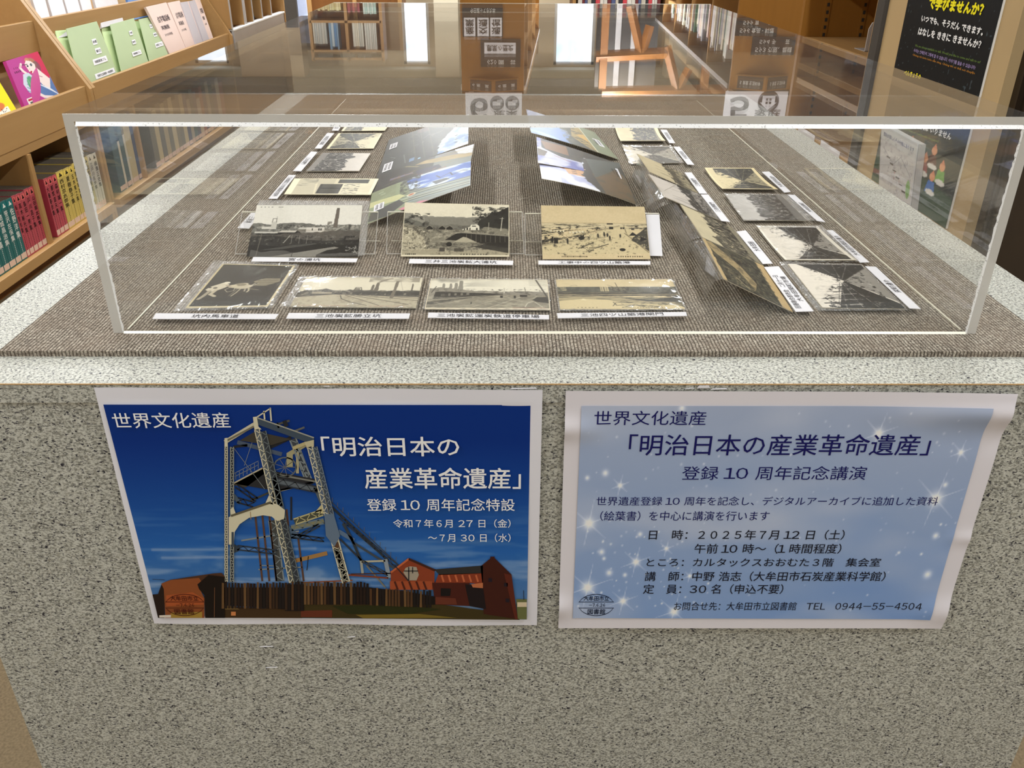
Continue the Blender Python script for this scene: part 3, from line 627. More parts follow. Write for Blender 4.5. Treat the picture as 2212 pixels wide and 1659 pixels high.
for x, y, r in ((1272.8, 1113.6, 38), (1374, 1199.7, 26), (1269.5, 1260, 44), (1345.4, 1292.5, 26), (1455, 1317.8, 34), (1340, 1032.6, 16), (1440, 1169, 14), (1490, 1232, 12), (2024.6, 1059.7, 46), (1898, 928, 30), (2078, 965, 18)): star(x, y, r)
for x, y, r in ((1308, 1007, 20), (1269, 1017, 14), (1383, 1137, 16), (1300, 1177, 20), (1305, 1192, 12), (2024.6, 1139, 20), (2006, 1227, 28), (1472, 880, 20), (1316, 1225, 22), (1350, 1230, 14), (2045, 1030, 16), (2036, 1114, 8), (1944, 1177, 10), (1993, 1180, 9)): star(x, y, r, True, al=.75)
rs = random.Random(3)
for i in range(170):
    x = rs.uniform(1245, 2120) if i % 3 else rs.uniform(1245, 1560); y = rs.uniform(885, 1330) if i % 3 else rs.uniform(1090, 1320)
    star(x, y, rs.uniform(4, 8), True, al=rs.uniform(.2, .6) if i % 3 else rs.uniform(.3, .9))
iq2 = [(1237, 1334), (2007, 1336.5), (2140, 876.5), (1256, 876)]
def u_of(P):                                # sheet parameters of a point lying on the poster
    bl, br, tr, tl = (ony(Y2, p) for p in sq); v = (P[..., 2]-bl[2])/(tl[2]-bl[2]); xl = bl[0]+(tl[0]-bl[0])*v; xr = br[0]+(tr[0]-br[0])*v; return (P[..., 0]-xl)/(xr-xl), v
q2 = [ony(Y2, p) for p in iq2]
def bend_img(u, v):
    P = sheet_pt(q2, u, v); a, b = u_of(P); return bendm(a, b)
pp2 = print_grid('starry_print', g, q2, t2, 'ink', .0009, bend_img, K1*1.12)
LT = MB(); NV = col((16, 16, 84)); BK = col((18, 18, 30)); ST = col((20, 28, 50))
for txt, x0, x1, yb, h, c, b in (('世界文化遺産', 1283, 1523.6, 918.5, 31, NV, 0), ('「明治日本の産業革命遺産」', 1357, 2004, 984, 46, NV, .004), ('登録 10 周年記念講演', 1472, 1868, 1037, 30, NV, 0),
        ('世界遺産登録 10 周年を記念し、デジタルアーカイブに追加した資料', 1288, 2023.6, 1092, 19, NV, 0), ('（絵葉書）を中心に講演を行います', 1296, 1660, 1125, 21, NV, 0), ('日　時：２０２５年７月 12 日（土）', 1401, 1822, 1166, 21.5, BK, .004),
        ('午前 10 時〜（1 時間程度）', 1499, 1815, 1196, 21.5, BK, .004), ('ところ：カルタックスおおむた３階　集会室', 1396, 1900, 1224, 18.5, BK, .004), ('講　師：中野 浩志（大牟田市石炭産業科学館）', 1392, 1910, 1255.5, 21, BK, .004),
        ('定　員：30 名（申込不要）', 1388.6, 1690, 1283, 21, BK, .004), ('お問合せ先：大牟田市立図書館　TEL　0944-55-4504', 1455, 1988, 1318.5, 18, BK, 0)):
    px_text(LT, txt, x0, x1, yb, h, c, 0, Y2-.0012, bold=b)
stamp(LT, 1288, 1307, 38, 23, ST, 0, Y2-.0012)
for k in range(len(LT.v)):                  # the lettering follows the waves of the sheet
    a, b = u_of(LT.v[k]); LT.v[k] = LT.v[k] + np.stack([0*a, -bendm(a, b), 0*a], -1)
LT.build('lettering', 'ink', pp2)
# ================================================================== POSTCARDS AND CAPTIONS IN THE CASE
ZC = TZ+.0085
SEP, CRM = (218, 202, 164), (222, 214, 192)
def pic_horse():
    g = Pic(120, 168, (66, 64, 60)); n = vnoise(g.h, g.w, 3, 3, 2, 4); g.put(np.clip(n, 0, 1)*np.clip(g.Y*1.4, .2, 1), (112, 108, 98), .55); g.put(np.clip(1-g.Y*3, 0, 1), (48, 46, 44), .6)
    W_ = (206, 196, 172)
    g.poly([(.60, .58), (.72, .66), (.92, .66), (.94, .58), (.80, .48), (.66, .48)], (150, 140, 116)); [g.line(.62+.02*i, .64-.04*i, .92, .645-.045*i, .006, (80, 76, 66)) for i in range(4)]
    g.ell(.50, .47, .14, .075, (196, 184, 158)); g.ell(.47, .50, .07, .035, (150, 140, 116)); g.ell(.38, .46, .06, .04, (202, 190, 160)); g.ell(.62, .52, .07, .03, (60, 56, 50)); g.line(.56, .43, .64, .53, .012, W_); g.line(.60, .45, .68, .53, .009, W_)
    g.path([(.46, .40), (.44, .30), (.42, .25)], .016, (120, 112, 98)); g.path([(.50, .40), (.48, .31), (.45, .24)], .014, (176, 166, 142)); g.path([(.60, .42), (.62, .36), (.61, .33)], .016, (190, 180, 154)); g.path([(.56, .41), (.57, .35)], .016, (170, 160, 140)); g.line(.58, .41, .74, .38, .007, (176, 166, 140))
    g.path([(.36, .45), (.31, .38), (.36, .33), (.43, .36), (.42, .43)], .006, (200, 190, 164))
    g.poly([(.06, .38), (.10, .45), (.22, .54), (.32, .50), (.30, .44), (.24, .38), (.14, .33)], W_); g.ell(.27, .54, .045, .025, (226, 218, 196)); g.path([(.29, .48), (.36, .44)], .02, (180, 164, 140)); g.path([(.20, .37), (.17, .28), (.24, .24)], .034, (190, 178, 152)); g.path([(.13, .35), (.10, .24), (.07, .18)], .034, (170, 160, 138)); g.ell(.17, .42, .03, .02, (110, 100, 86)); g.ell(.10, .43, .02, .014, (60, 56, 50))
    g.grain(6, 70, 90, 5); g.frame(.022, (216, 202, 164), .03); g.rect(.62, .012, .86, .020, (150, 130, 100), .5); return g
def pic_f2():
    g = Pic(160, 104, (222, 214, 190)); g.put(np.clip(g.Y, 0, 1)*.3, (214, 206, 184))
    n = vnoise(g.h, g.w, 8, 6, 4, 3); g.put(np.clip((n-.42)/.2, 0, 1)*(g.Y > .83)*(g.X > .55)*(g.X < .98), (150, 142, 126), .8); g.path([(.635, .80), (.66, .86), (.70, .92), (.74, .95)], .04, (140, 132, 116), .7)
    for x, w_, y in ((.60, .026, .74), (.635, .034, .80), (.79, .024, .86), (.93, .014, .78)): g.poly([(x-w_*.6, .50), (x+w_*.6, .50), (x+w_*.32, y), (x-w_*.32, y)], (118, 108, 94))
    g.rect(.46, .50, .50, .62, (120, 112, 98), .8); g.path([(.45, .52), (.462, .64), (.505, .64), (.52, .52)], .012, (90, 84, 76)); g.line(.14, .53, .22, .60, .008, (80, 74, 64))
    g.below([(0, .46), (.06, .54), (.15, .53), (.22, .58), (.30, .53), (.42, .56), (.55, .54), (.75, .535), (1, .545)], (96, 92, 84), 1, 6, .05, 26); g.below([(0, .33), (.1, .36), (.3, .36), (.6, .36), (1, .36)], (70, 68, 62), .0)
    g.tex(0, .36, 1, .55, (176, 166, 142), .55, 26, 16, .52, 7); g.tex(0, .36, 1, .55, (44, 42, 40), .7, 34, 14, .56, 8); g.rect(.45, .40, 1, .5, (58, 58, 54), .75); g.tex(.45, .40, 1, .46, (168, 160, 138), .8, 50, 8, .6, 9)
    g.rect(.12, .42, .28, .475, (166, 156, 132)); g.rect(.12, .38, .28, .42, (88, 82, 72)); g.line(.33, .57, .42, .50, .012, (210, 200, 178))
    g.below([(0, .30), (.12, .34), (.3, .40), (.6, .37), (1, .33)], (186, 176, 150)); g.tex(0, 0, 1, .36, (150, 140, 118), .5, 20, 12, .5, 10)
    g.line(.44, .38, .93, .10, .013, (74, 68, 58), .9); g.line(.40, .38, .70, .06, .012, (84, 76, 64), .8); g.line(.50, .38, 1.0, .22, .012, (74, 68, 58), .9); g.line(.62, .38, 1, .29, .010, (84, 76, 64), .9); g.path([(.36, .37), (.38, .26), (.46, .16), (.60, .06)], .012, (60, 54, 48), .9)
    g.poly([(.765, .30), (.795, .30), (.81, .86), (.79, .86)], (128, 118, 102)); g.line(.88, .0, .875, .35, .005, (180, 170, 148)); g.line(.82, .86, .88, .35, .004, (140, 132, 116), .8); g.grain(6, 80, 50, 3)
    for x in np.arange(.06, .46, .012): g.rect(x, .035, x+.007, .055, (190, 120, 96), .5)
    for x in np.arange(.62, .90, .012): g.rect(x, .035, x+.007, .055, (190, 120, 96), .5)
    return g
def pic_f3():
    g = Pic(160, 104, (226, 220, 200)); n = vnoise(g.h, g.w, 5, 5, 14, 3); g.put(np.clip((n-.42)/.2, 0, 1)*(g.Y > .74)*np.clip(1-g.X*1.6, 0, 1), (150, 146, 134), .9)
    for x, w_, y in ((.12, .022, .84), (.18, .022, .84), (.225, .026, .86), (.265, .032, .94)): g.poly([(x-w_*.7, .60), (x+w_*.7, .60), (x+w_*.42, y), (x-w_*.42, y)], (140, 136, 124), .9)
    g.below([(0, .66), (.1, .70), (.25, .64), (.4, .60), (.6, .57), (.8, .58), (1, .56)], (150, 144, 130), 1, 9, .05, 30); g.tex(0, .45, 1, .66, (90, 86, 78), .7, 30, 18, .52, 11); g.tex(0, .5, 1, .64, (206, 198, 178), .5, 26, 22, .6, 12)
    g.poly([(.06, .55), (.10, .56), (.35, .53), (.62, .50), (.62, .46), (.40, .42), (.12, .32), (.05, .32)], (52, 50, 48)); [g.rect(.17+.05*i, .42+.012*i, .19+.05*i, .50+.006*i, (150, 144, 128), .8) for i in range(4)]; g.rect(.11, .40, .14, .48, (140, 136, 120), .5)
    g.below([(0, .28), (.12, .31), (.4, .42), (.6, .47), (1, .45)], (150, 143, 124)); g.poly([(0, .22), (.1, .27), (.5, .44), (.6, .47), (.35, .35), (.05, .14), (0, .14)], (84, 80, 72), .85); g.poly([(.42, .15), (.9, .44), (.95, .46), (.6, .1)], (128, 122, 106), .6)
    g.tex(0, 0, 1, .44, (192, 184, 160), .6, 12, 24, .5, 13); g.tex(0, 0, 1, .44, (112, 106, 92), .5, 14, 30, .56, 14)
    g.line(.50, .04, .78, .42, .010, (206, 198, 176), .8); g.line(.34, .02, .66, .44, .008, (200, 190, 168), .6); g.path([(.80, .08), (.82, .20), (.88, .28)], .012, (206, 198, 176)); g.line(.94, .08, .88, .24, .010, (206, 198, 176)); g.rect(.76, .40, .82, .47, (46, 44, 42)); g.rect(.60, .36, .622, .44, (40, 38, 36)); g.rect(.71, .35, .73, .44, (30, 28, 28)); g.rect(.36, .16, .37, .23, (30, 28, 28)); g.rect(.625, .52, .635, .70, (200, 194, 176)); g.line(.81, .55, .80, .72, .008, (110, 106, 96))
    g.poly([(.90, .40), (1, .40), (1, .20), (.9, .24), (.86, .30)], (60, 58, 54), .9); g.line(.90, .98, .99, .36, .022, (96, 92, 84)); [g.line(.84, .96-.03*i, 1, .955-.03*i, .005, (130, 124, 108), .8) for i in range(7)]; g.line(.03, .52, .06, .74, .010, (70, 66, 60)); g.grain(6, 80, 50, 4)
    for x in np.arange(.70, .96, .011): g.rect(x, .05, x+.006, .07, (196, 112, 96), .5)
    g.frame(.012, (226, 214, 188), .04); return g
def pic_f4():
    g = Pic(160, 104, (216, 198, 156)); n = vnoise(g.h, g.w, 10, 6, 24, 3); g.put(np.clip(n-.5, 0, 1)*2, (198, 178, 136), .5); g.path([(.11, .76), (.16, .80), (.17, .77)], .006, (120, 106, 80))
    g.rect(0, .52, 1, .74, (104, 104, 90)); g.tex(0, .52, 1, .74, (74, 76, 68), .8, 30, 10, .5, 25); g.tex(0, .60, .12, .74, (176, 164, 130), .9, 30, 10, .5, 26); g.rect(.36, .58, .43, .74, (190, 176, 138)); [g.rect(.37+.02*i, .56, .376+.02*i, .73, (112, 102, 82)) for i in range(3)]; g.rect(.45, .60, .58, .72, (124, 118, 96)); g.tex(.44, .58, .60, .74, (60, 58, 50), .8, 60, 14, .5, 27)
    g.line(.52, .56, .50, .88, .008, (74, 64, 46)); g.line(.43, .80, .47, .74, .006, (90, 80, 60)); g.rect(0, .42, 1, .54, (148, 136, 106)); g.tex(0, .38, 1, .56, (64, 64, 58), .85, 8, 30, .5, 28); g.rect(0, .49, 1, .53, (46, 50, 46), .8)
    g.below([(0, .42), (.4, .41), (.55, .40), (1, .30)], (176, 162, 124)); g.tex(0, .26, 1, .42, (104, 100, 82), .8, 6, 26, .5, 29); g.poly([(.5, .36), (.75, .30), (1, .40), (1, .22), (.72, .24)], (56, 58, 52), .85); g.below([(0, .26), (.2, .33), (.4, .30), (.5, .2), (1, .1)], (214, 196, 150)); g.poly([(.18, .28), (.2, .34), (.23, .28)], (226, 212, 170)); g.tex(.5, .05, 1, .28, (104, 96, 74), .9, 14, 20, .52, 30)
    g.path([(.43, .10), (.46, .20), (.56, .22)], .010, (70, 64, 50)); g.path([(.44, .22), (.46, .12), (.60, .13)], .012, (70, 64, 50)); g.grain(5, 70, 50, 6); [g.rect(x, .035, x+.012, .06, (140, 122, 88), .7) for x in list(np.arange(.14, .30, .03))+list(np.arange(.62, .85, .022))]; return g
def pic_m1():
    g = Pic(190, 124, (222, 218, 206)); g.put(np.clip(g.Y-.5, 0, 1), (226, 222, 210)); g.below([(0, .64), (.08, .64), (.14, .61), (.2, .63), (.3, .64), (.38, .645), (.5, .64), (.6, .60), (.8, .60), (.9, .62), (.94, .60), (1, .61)], (126, 124, 116), 1, 3, .03, 40)
    g.tex(0, .4, 1, .62, (74, 74, 70), .8, 30, 20, .5, 31); g.tex(0, .36, 1, .60, (186, 182, 168), .7, 30, 18, .56, 32); g.poly([(.745, .55), (.785, .55), (.792, .94), (.762, .94)], (118, 108, 98)); g.rect(.69, .60, .73, .67, (130, 124, 114), .9); g.tex(.69, .60, .73, .67, (220, 214, 200), .8, 90, 50, .5, 33)
    g.rect(.17, .52, .22, .67, (198, 194, 182)); g.path([(.175, .66), (.18, .73), (.212, .73), (.215, .66)], .010, (128, 124, 114)); g.line(.214, .72, .214, .77, .004, (128, 124, 114)); g.rect(.09, .53, .17, .57, (206, 202, 190)); g.rect(.03, .45, .27, .47, (210, 206, 194), .9); g.rect(.04, .40, .25, .43, (28, 28, 28), .8)
    g.poly([(.24, .46), (.28, .50), (.42, .50), (.40, .46)], (196, 190, 178)); g.poly([(.40, .46), (.42, .50), (.46, .45), (.46, .42), (.25, .42), (.24, .46)], (34, 34, 34)); g.rect(.50, .46, .67, .56, (208, 202, 190)); g.poly([(.42, .52), (.44, .56), (.5, .56), (.5, .52)], (190, 186, 174)); [g.rect(x, .50, x+.014, .54, (80, 78, 74)) for x in (.55, .61, .63)]
    g.below([(0, .42), (.25, .42), (.3, .44), (.5, .45), (.8, .50), (1, .50)], (96, 90, 82), .85, 5, .04, 30); g.below([(0, .38), (.2, .40), (.5, .32), (.7, .30), (1, .33)], (58, 57, 54), .9); n = vnoise(g.h, g.w, 4, 4, 36, 4); g.put(np.clip((n-.38)/.25, 0, 1)*(g.X > .42)*(g.X < .85)*(g.Y < .52)*(g.Y > .18), (140, 126, 108), .6)
    g.tex(0, .12, 1, .42, (150, 146, 134), .7, 50, 40, .62, 37); g.tex(0, 0, 1, .40, (28, 28, 30), .7, 30, 24, .55, 38); g.below([(0, .22), (.3, .20), (.55, .26), (.8, .22), (1, .24)], (36, 36, 38), .8); g.poly([(.1, .12), (.4, .22), (.6, .26), (.62, .24), (.3, .14)], (92, 90, 84), .9); g.poly([(.20, 0), (.5, .10), (.78, .19), (.82, .17), (.70, .10), (.9, .08), (.9, 0)], (152, 148, 136), .9)
    g.poly([(.62, .04), (.72, .13), (.80, .15), (.92, .06), (.98, .02), (.98, 0), (.62, 0)], (26, 27, 30)); g.tex(.88, .02, 1, .22, (190, 186, 174), .8, 60, 40, .55, 39); g.line(.08, 0, .10, .45, .010, (120, 114, 100)); g.line(.06, 0, .07, .4, .006, (30, 30, 30)); g.line(.31, .26, .36, .40, .010, (176, 172, 160)); [g.line(x, .25, x, .40, .006, (180, 176, 164), .7) for x in (.38, .45, .52)]; g.line(.40, .0, .405, .07, .008, (20, 20, 20))
    [g.rect(x, .955, x+.012, .968, (110, 106, 98)) for x in (.04, .075, .11, .145, .21, .225, .24)]; g.grain(7, 95, 62, 8); return g
def pic_m2():
    g = Pic(190, 124, (224, 216, 192)); n = vnoise(g.h, g.w, 4, 3, 44, 3); g.put(np.clip(n-.4, 0, 1), (206, 198, 174), .8)
    g.below([(0, .80), (.05, .79), (.12, .72), (.2, .76), (.3, .73), (.4, .74), (.55, .73), (.7, .74), (1, .8)], (150, 146, 132), 1, 4, .03, 30); g.below([(0, .70), (.2, .62), (.3, .58), (1, .6)], (112, 110, 100), .8, 5, .05, 20); g.below([(0, .79), (.06, .74), (.12, .66), (.2, .60), (.23, .5), (.2, .3), (0, .3)], (66, 66, 62), .95, 6, .05, 30)
    g.below([(.62, .0), (.68, .55), (.72, .68), (.8, .78), (.84, .86), (.9, .84), (.95, .92), (1, .97)], (62, 63, 58), 1, 7, .05, 30); g.tex(.65, .4, 1, .95, (40, 41, 38), .8, 24, 20, .5, 45); g.tex(0, .5, .25, .8, (40, 41, 38), .7, 24, 20, .5, 46); g.put((g.Y > .5)*(g.Y < .72)*(g.X > .2)*(g.X < .68)*.5, (128, 124, 112))
    g.below([(0, .60), (.1, .56), (.2, .53), (.3, .50), (.5, .50), (.7, .50), (.78, .56), (.9, .53), (1, .52)], (140, 134, 116), 1, 8, .04, 30); g.tex(0, .1, 1, .56, (86, 82, 72), .7, 26, 22, .52, 47); g.tex(0, 0, 1, .5, (190, 182, 158), .6, 30, 26, .54, 48)
    for x, w_ in ((.22, .06), (.34, .06), (.41, .06)): g.poly([(x, .49), (x, .53), (x+w_/2, .565), (x+w_, .53), (x+w_, .49)], (46, 44, 42)); g.line(x, .53, x+w_/2, .57, .010, (150, 144, 126)); g.line(x+w_/2, .57, x+w_, .53, .010, (150, 144, 126))
    g.poly([(.56, .49), (.56, .53), (.63, .55), (.64, .59), (.70, .60), (.72, .56), (.72, .49)], (218, 212, 192)); [g.rect(x, .49, x+.012, .535, (40, 38, 36)) for x in (.575, .60, .625, .69)]; g.rect(.65, .555, .69, .575, (40, 38, 36)); g.poly([(.50, .50), (.62, .56), (.64, .56), (.56, .50)], (120, 116, 104))
    g.poly([(.40, .30), (.50, .42), (.60, .44), (1, .39), (1, .16), (.82, .20), (.66, .28)], (44, 43, 40), .92); g.line(.56, .44, 1.0, .385, .018, (150, 144, 126)); [g.line(x, .41, x, .27, .006, (124, 118, 102)) for x in np.arange(.60, .98, .045)]
    g.poly([(.48, .26), (.57, .36), (.60, .35), (.70, .26)], (176, 168, 144)); g.poly([(0, .12), (0, .55), (.12, .47), (.20, .34), (.24, .1)], (190, 180, 152), .8); g.tex(0, .08, .26, .52, (96, 90, 76), .9, 50, 34, .5, 49); g.tex(0, .08, .26, .52, (222, 212, 184), .9, 60, 40, .6, 50); g.below([(0, .1), (.3, .14), (.5, .10), (.8, .13), (1, .16)], (176, 166, 138), .8); g.tex(.3, .03, 1, .26, (104, 98, 84), .7, 40, 30, .56, 51)
    g.ell(.44, .22, .03, .045, (40, 38, 36)); g.rect(.35, .09, .40, .16, (88, 82, 72)); g.rect(.49, .09, .58, .15, (84, 78, 66), .8); g.poly([(.66, .18), (1, .06), (1, .2), (.8, .24)], (60, 58, 52), .8); g.line(.92, .48, .935, .74, .012, (190, 184, 166)); g.line(.91, .72, .95, .725, .006, (190, 184, 166)); g.line(.805, .50, .808, .64, .008, (170, 164, 146))
    g.frame(.008, (222, 212, 184), .03); [g.rect(x, .03, x+.010, .05, (70, 66, 56), .9) for x in list(np.arange(.04, .13, .017))+list(np.arange(.55, .80, .026))]; [g.rect(x, .03, x+.007, .045, (130, 122, 100), .7) for x in np.arange(.27, .46, .010)]; g.grain(7, 95, 62, 10); return g
def pic_m3():
    g = Pic(190, 124, (212, 192, 150)); n = vnoise(g.h, g.w, 6, 5, 54, 4); g.put(np.clip(n-.45, 0, 1)*1.5, (196, 176, 134), .8); g.rect(0, .56, 1, .66, (206, 190, 152)); g.line(0, .665, 1, .665, .006, (140, 124, 92), .7); g.tex(0, .55, 1, .66, (70, 66, 54), .9, 6, 44, .58, 55); g.rect(.62, .64, .68, .665, (50, 46, 40))
    for i, (y0, y1, th) in enumerate(((.52, .62, .03), (.48, .58, .035), (.34, .50, .06), (.28, .40, .05))): g.poly([(0, y0), (0, y0-th), (.42+.05*i, y1-.012), (.62, y1+.01)], (48, 46, 40), .85)
    g.tex(0, .25, .62, .62, (206, 192, 152), .9, 22, 34, .52, 56); g.tex(0, .22, .66, .60, (34, 33, 30), .9, 30, 40, .56, 57); [g.rect(.08+.03*i, .50, .095+.03*i, .525, (214, 204, 172)) for i in range(5)]; [g.rect(.26+.03*i, .47+.004*i, .278+.03*i, .50+.004*i, (214, 204, 172)) for i in range(5)]
    g.poly([(.60, .56), (.66, .60), (.80, .62), (.82, .60), (.95, .2), (1, .1), (0, .08), (0, .26), (.45, .42)], (206, 190, 148), .75); g.tex(0, .06, .9, .44, (64, 60, 48), .85, 34, 30, .60, 58); g.line(.78, .62, .80, .48, .010, (110, 100, 78)); g.line(.80, .46, 1, .13, .02, (170, 154, 116)); g.line(.78, .48, .99, .12, .007, (80, 74, 58)); g.line(.20, .38, .76, .61, .012, (188, 172, 132)); g.line(.30, .42, .74, .62, .006, (80, 74, 58))
    g.poly([(.86, .40), (1, .60), (1, .14), (.90, .28), (.84, .34)], (70, 68, 58), .9); g.tex(.82, .2, 1, .6, (196, 180, 140), .8, 24, 24, .55, 59); g.poly([(.82, .43), (.86, .50), (.91, .43)], (34, 33, 30)); g.poly([(.92, .32), (.93, .42), (.99, .36), (.96, .34)], (34, 33, 30)); g.rect(.64, .55, .68, .60, (50, 48, 42)); g.tex(.85, .54, 1, .62, (44, 42, 38), .9, 30, 40, .5, 60)
    for x, y, h in ((.10, .28, .14), (.24, .26, .13), (.53, .38, .10), (.59, .40, .11), (.62, .40, .09), (.64, .34, .10), (.74, .39, .08), (.755, .55, .05), (.775, .55, .05)): g.ell(x, y+h/2, .010, h/2, (30, 29, 28), 1, .4); g.ell(x, y+h, .008, .012, (196, 180, 142))
    g.rect(.11, .28, .15, .38, (30, 29, 28), .9); g.poly([(.34, .40), (.40, .44), (.40, .36), (.36, .34)], (40, 38, 34), .9); g.ell(.75, .17, .03, .03, (46, 44, 38)); g.path([(.36, .20), (.48, .30)], .012, (60, 56, 46)); g.path([(.44, .20), (.50, .20), (.62, .27)], .014, (60, 56, 46), .8); g.grain(7, 95, 62, 12)
    [g.rect(x, .035, x+.008, .055, (112, 98, 70), .8) for x in np.arange(.18, .42, .011)]; [g.rect(x, .035, x+.012, .058, (112, 98, 70), .85) for x in np.arange(.70, .93, .022)]; return g
def pic_street(seed, sky, ink, frame=.0, ver=0, w=110, h=74):
    r = random.Random(seed); g = Pic(w, h, sky); dk = tuple(c*.35 for c in ink); vp = (r.uniform(.42, .6), r.uniform(.38, .48)); md = tuple((a+b)/2 for a, b in zip(sky, ink))
    n = vnoise(g.h, g.w, 5, 4, seed, 3); g.put(np.clip(n-.45, 0, 1), md, .4)
    if ver == 0:                            # a street running away between two rows of houses
        g.poly([(0, 0), (0, r.uniform(.75, .95)), (vp[0]-.06, vp[1]+.06), vp, (.1, 0)], ink); g.poly([(1, 0), (1, r.uniform(.68, .9)), (vp[0]+.05, vp[1]+.05), vp, (.9, 0)], ink); g.poly([(.14, 0), vp, (.92, 0)], md, .8)
        for i in range(7): y = .1+.1*i; g.line(0, y+.1, vp[0]-.04, vp[1]+.02+.01*i, .008, sky if i % 2 else dk, .7); g.line(1, y, vp[0]+.04, vp[1]+.01*i, .008, sky if i % 2 else dk, .6)
        [g.line(vp[0]-.07-.055*k_, vp[1], vp[0]-.08-.06*k_, vp[1]+.10+.055*k_, .010+.003*k_, dk if k_ % 2 else sky, .6) for k_ in range(9)]; g.tex(0, .1, .48, .9, dk, .8, 26, 18, .52, seed+1); g.tex(.55, .1, 1, .85, dk, .8, 26, 18, .52, seed+2); g.tex(0, .1, 1, .7, sky, .5, 34, 22, .62, seed+3)
        for k in range(5): x = vp[0]-.08-.08*k; g.line(x, vp[1], x-.01, vp[1]+.2+.12*k, .008+.002*k, dk, .9)
        for k in range(4): x = vp[0]+.08+.1*k; g.line(x, vp[1]-.03*k, x, vp[1]+.12+.09*k, .008, dk, .8)
        m = (np.clip(g.Y-vp[1]-.1-.9*np.abs(g.X-vp[0]), 0, .03)/.03); g.put(m, sky, .9)
    elif ver == 1:                          # harbour / wide view
        g.below([(0, .42), (.25, .46), (.5, .40), (.75, .45), (1, .43)], ink, 1, seed, .14, 22); g.below([(0, .22), (.5, .26), (1, .20)], md, 1, seed, .05, 10); g.tex(0, .0, 1, .46, dk, .85, 20, 26, .52, seed+1); g.tex(0, 0, 1, .4, sky, .6, 14, 26, .58, seed+2)
        for k in range(6): x = r.uniform(.05, .95); g.line(x, .4, x+r.uniform(-.02, .02), r.uniform(.55, .8), .010, dk, .8)
    elif ver == 2:                          # building interior
        g.rect(0, 0, 1, .5, tuple(c*.9 for c in sky)); g.rect(.05, .55, .30, .9, dk, .8); g.rect(.36, .35, .95, .62, dk, .9); [g.rect(.38+.08*i, .38, .385+.08*i, .6, sky, .8) for i in range(7)]; g.line(.30, .30, 1, .34, .02, sky); g.tex(.36, .64, .95, .82, ink, .9, 30, 20, .5, seed); g.tex(0, .05, .5, .3, ink, .6, 20, 12, .5, seed+1)
    else:                                   # crowd in front of buildings
        g.below([(0, .62), (.2, .70), (.5, .58), (.8, .66), (1, .55)], ink, .9, seed, .2, 14); g.tex(0, .1, 1, .66, dk, .85, 22, 18, .5, seed+1); g.tex(0, .0, 1, .6, sky, .8, 30, 22, .56, seed+2); g.below([(0, .14), (1, .10)], md, .9)
    g.grain(6, 60, 40, seed)
    if frame: g.frame(frame, tuple(min(255, c*1.08) for c in sky), frame*2)
    return g
def pic_hill():
    g = Pic(150, 98, (204, 178, 130)); g.rect(0, .15, 1, .94, (84, 84, 70)); g.tex(0, .12, 1, .96, (40, 44, 38), .9, 16, 26, .50, 131); g.tex(0, .15, 1, .95, (150, 140, 108), .6, 30, 22, .56, 132); g.poly([(.10, .50), (.45, .62), (.70, .90), (.95, .98), (1, .86), (.62, .52), (.3, .40)], (188, 164, 116), .85); g.tex(.1, .4, 1, .95, (110, 100, 76), .6, 20, 20, .5, 133)
    g.tex(.02, .50, .40, .86, (196, 180, 138), .7, 46, 40, .58, 134); g.line(.05, .60, .22, .74, .014, (190, 176, 140)); g.line(.10, .52, .06, .72, .012, (176, 164, 128)); g.put(np.clip((.17-g.Y)*14, 0, 1), (200, 172, 122)); g.grain(8, 75, 50, 15); return g
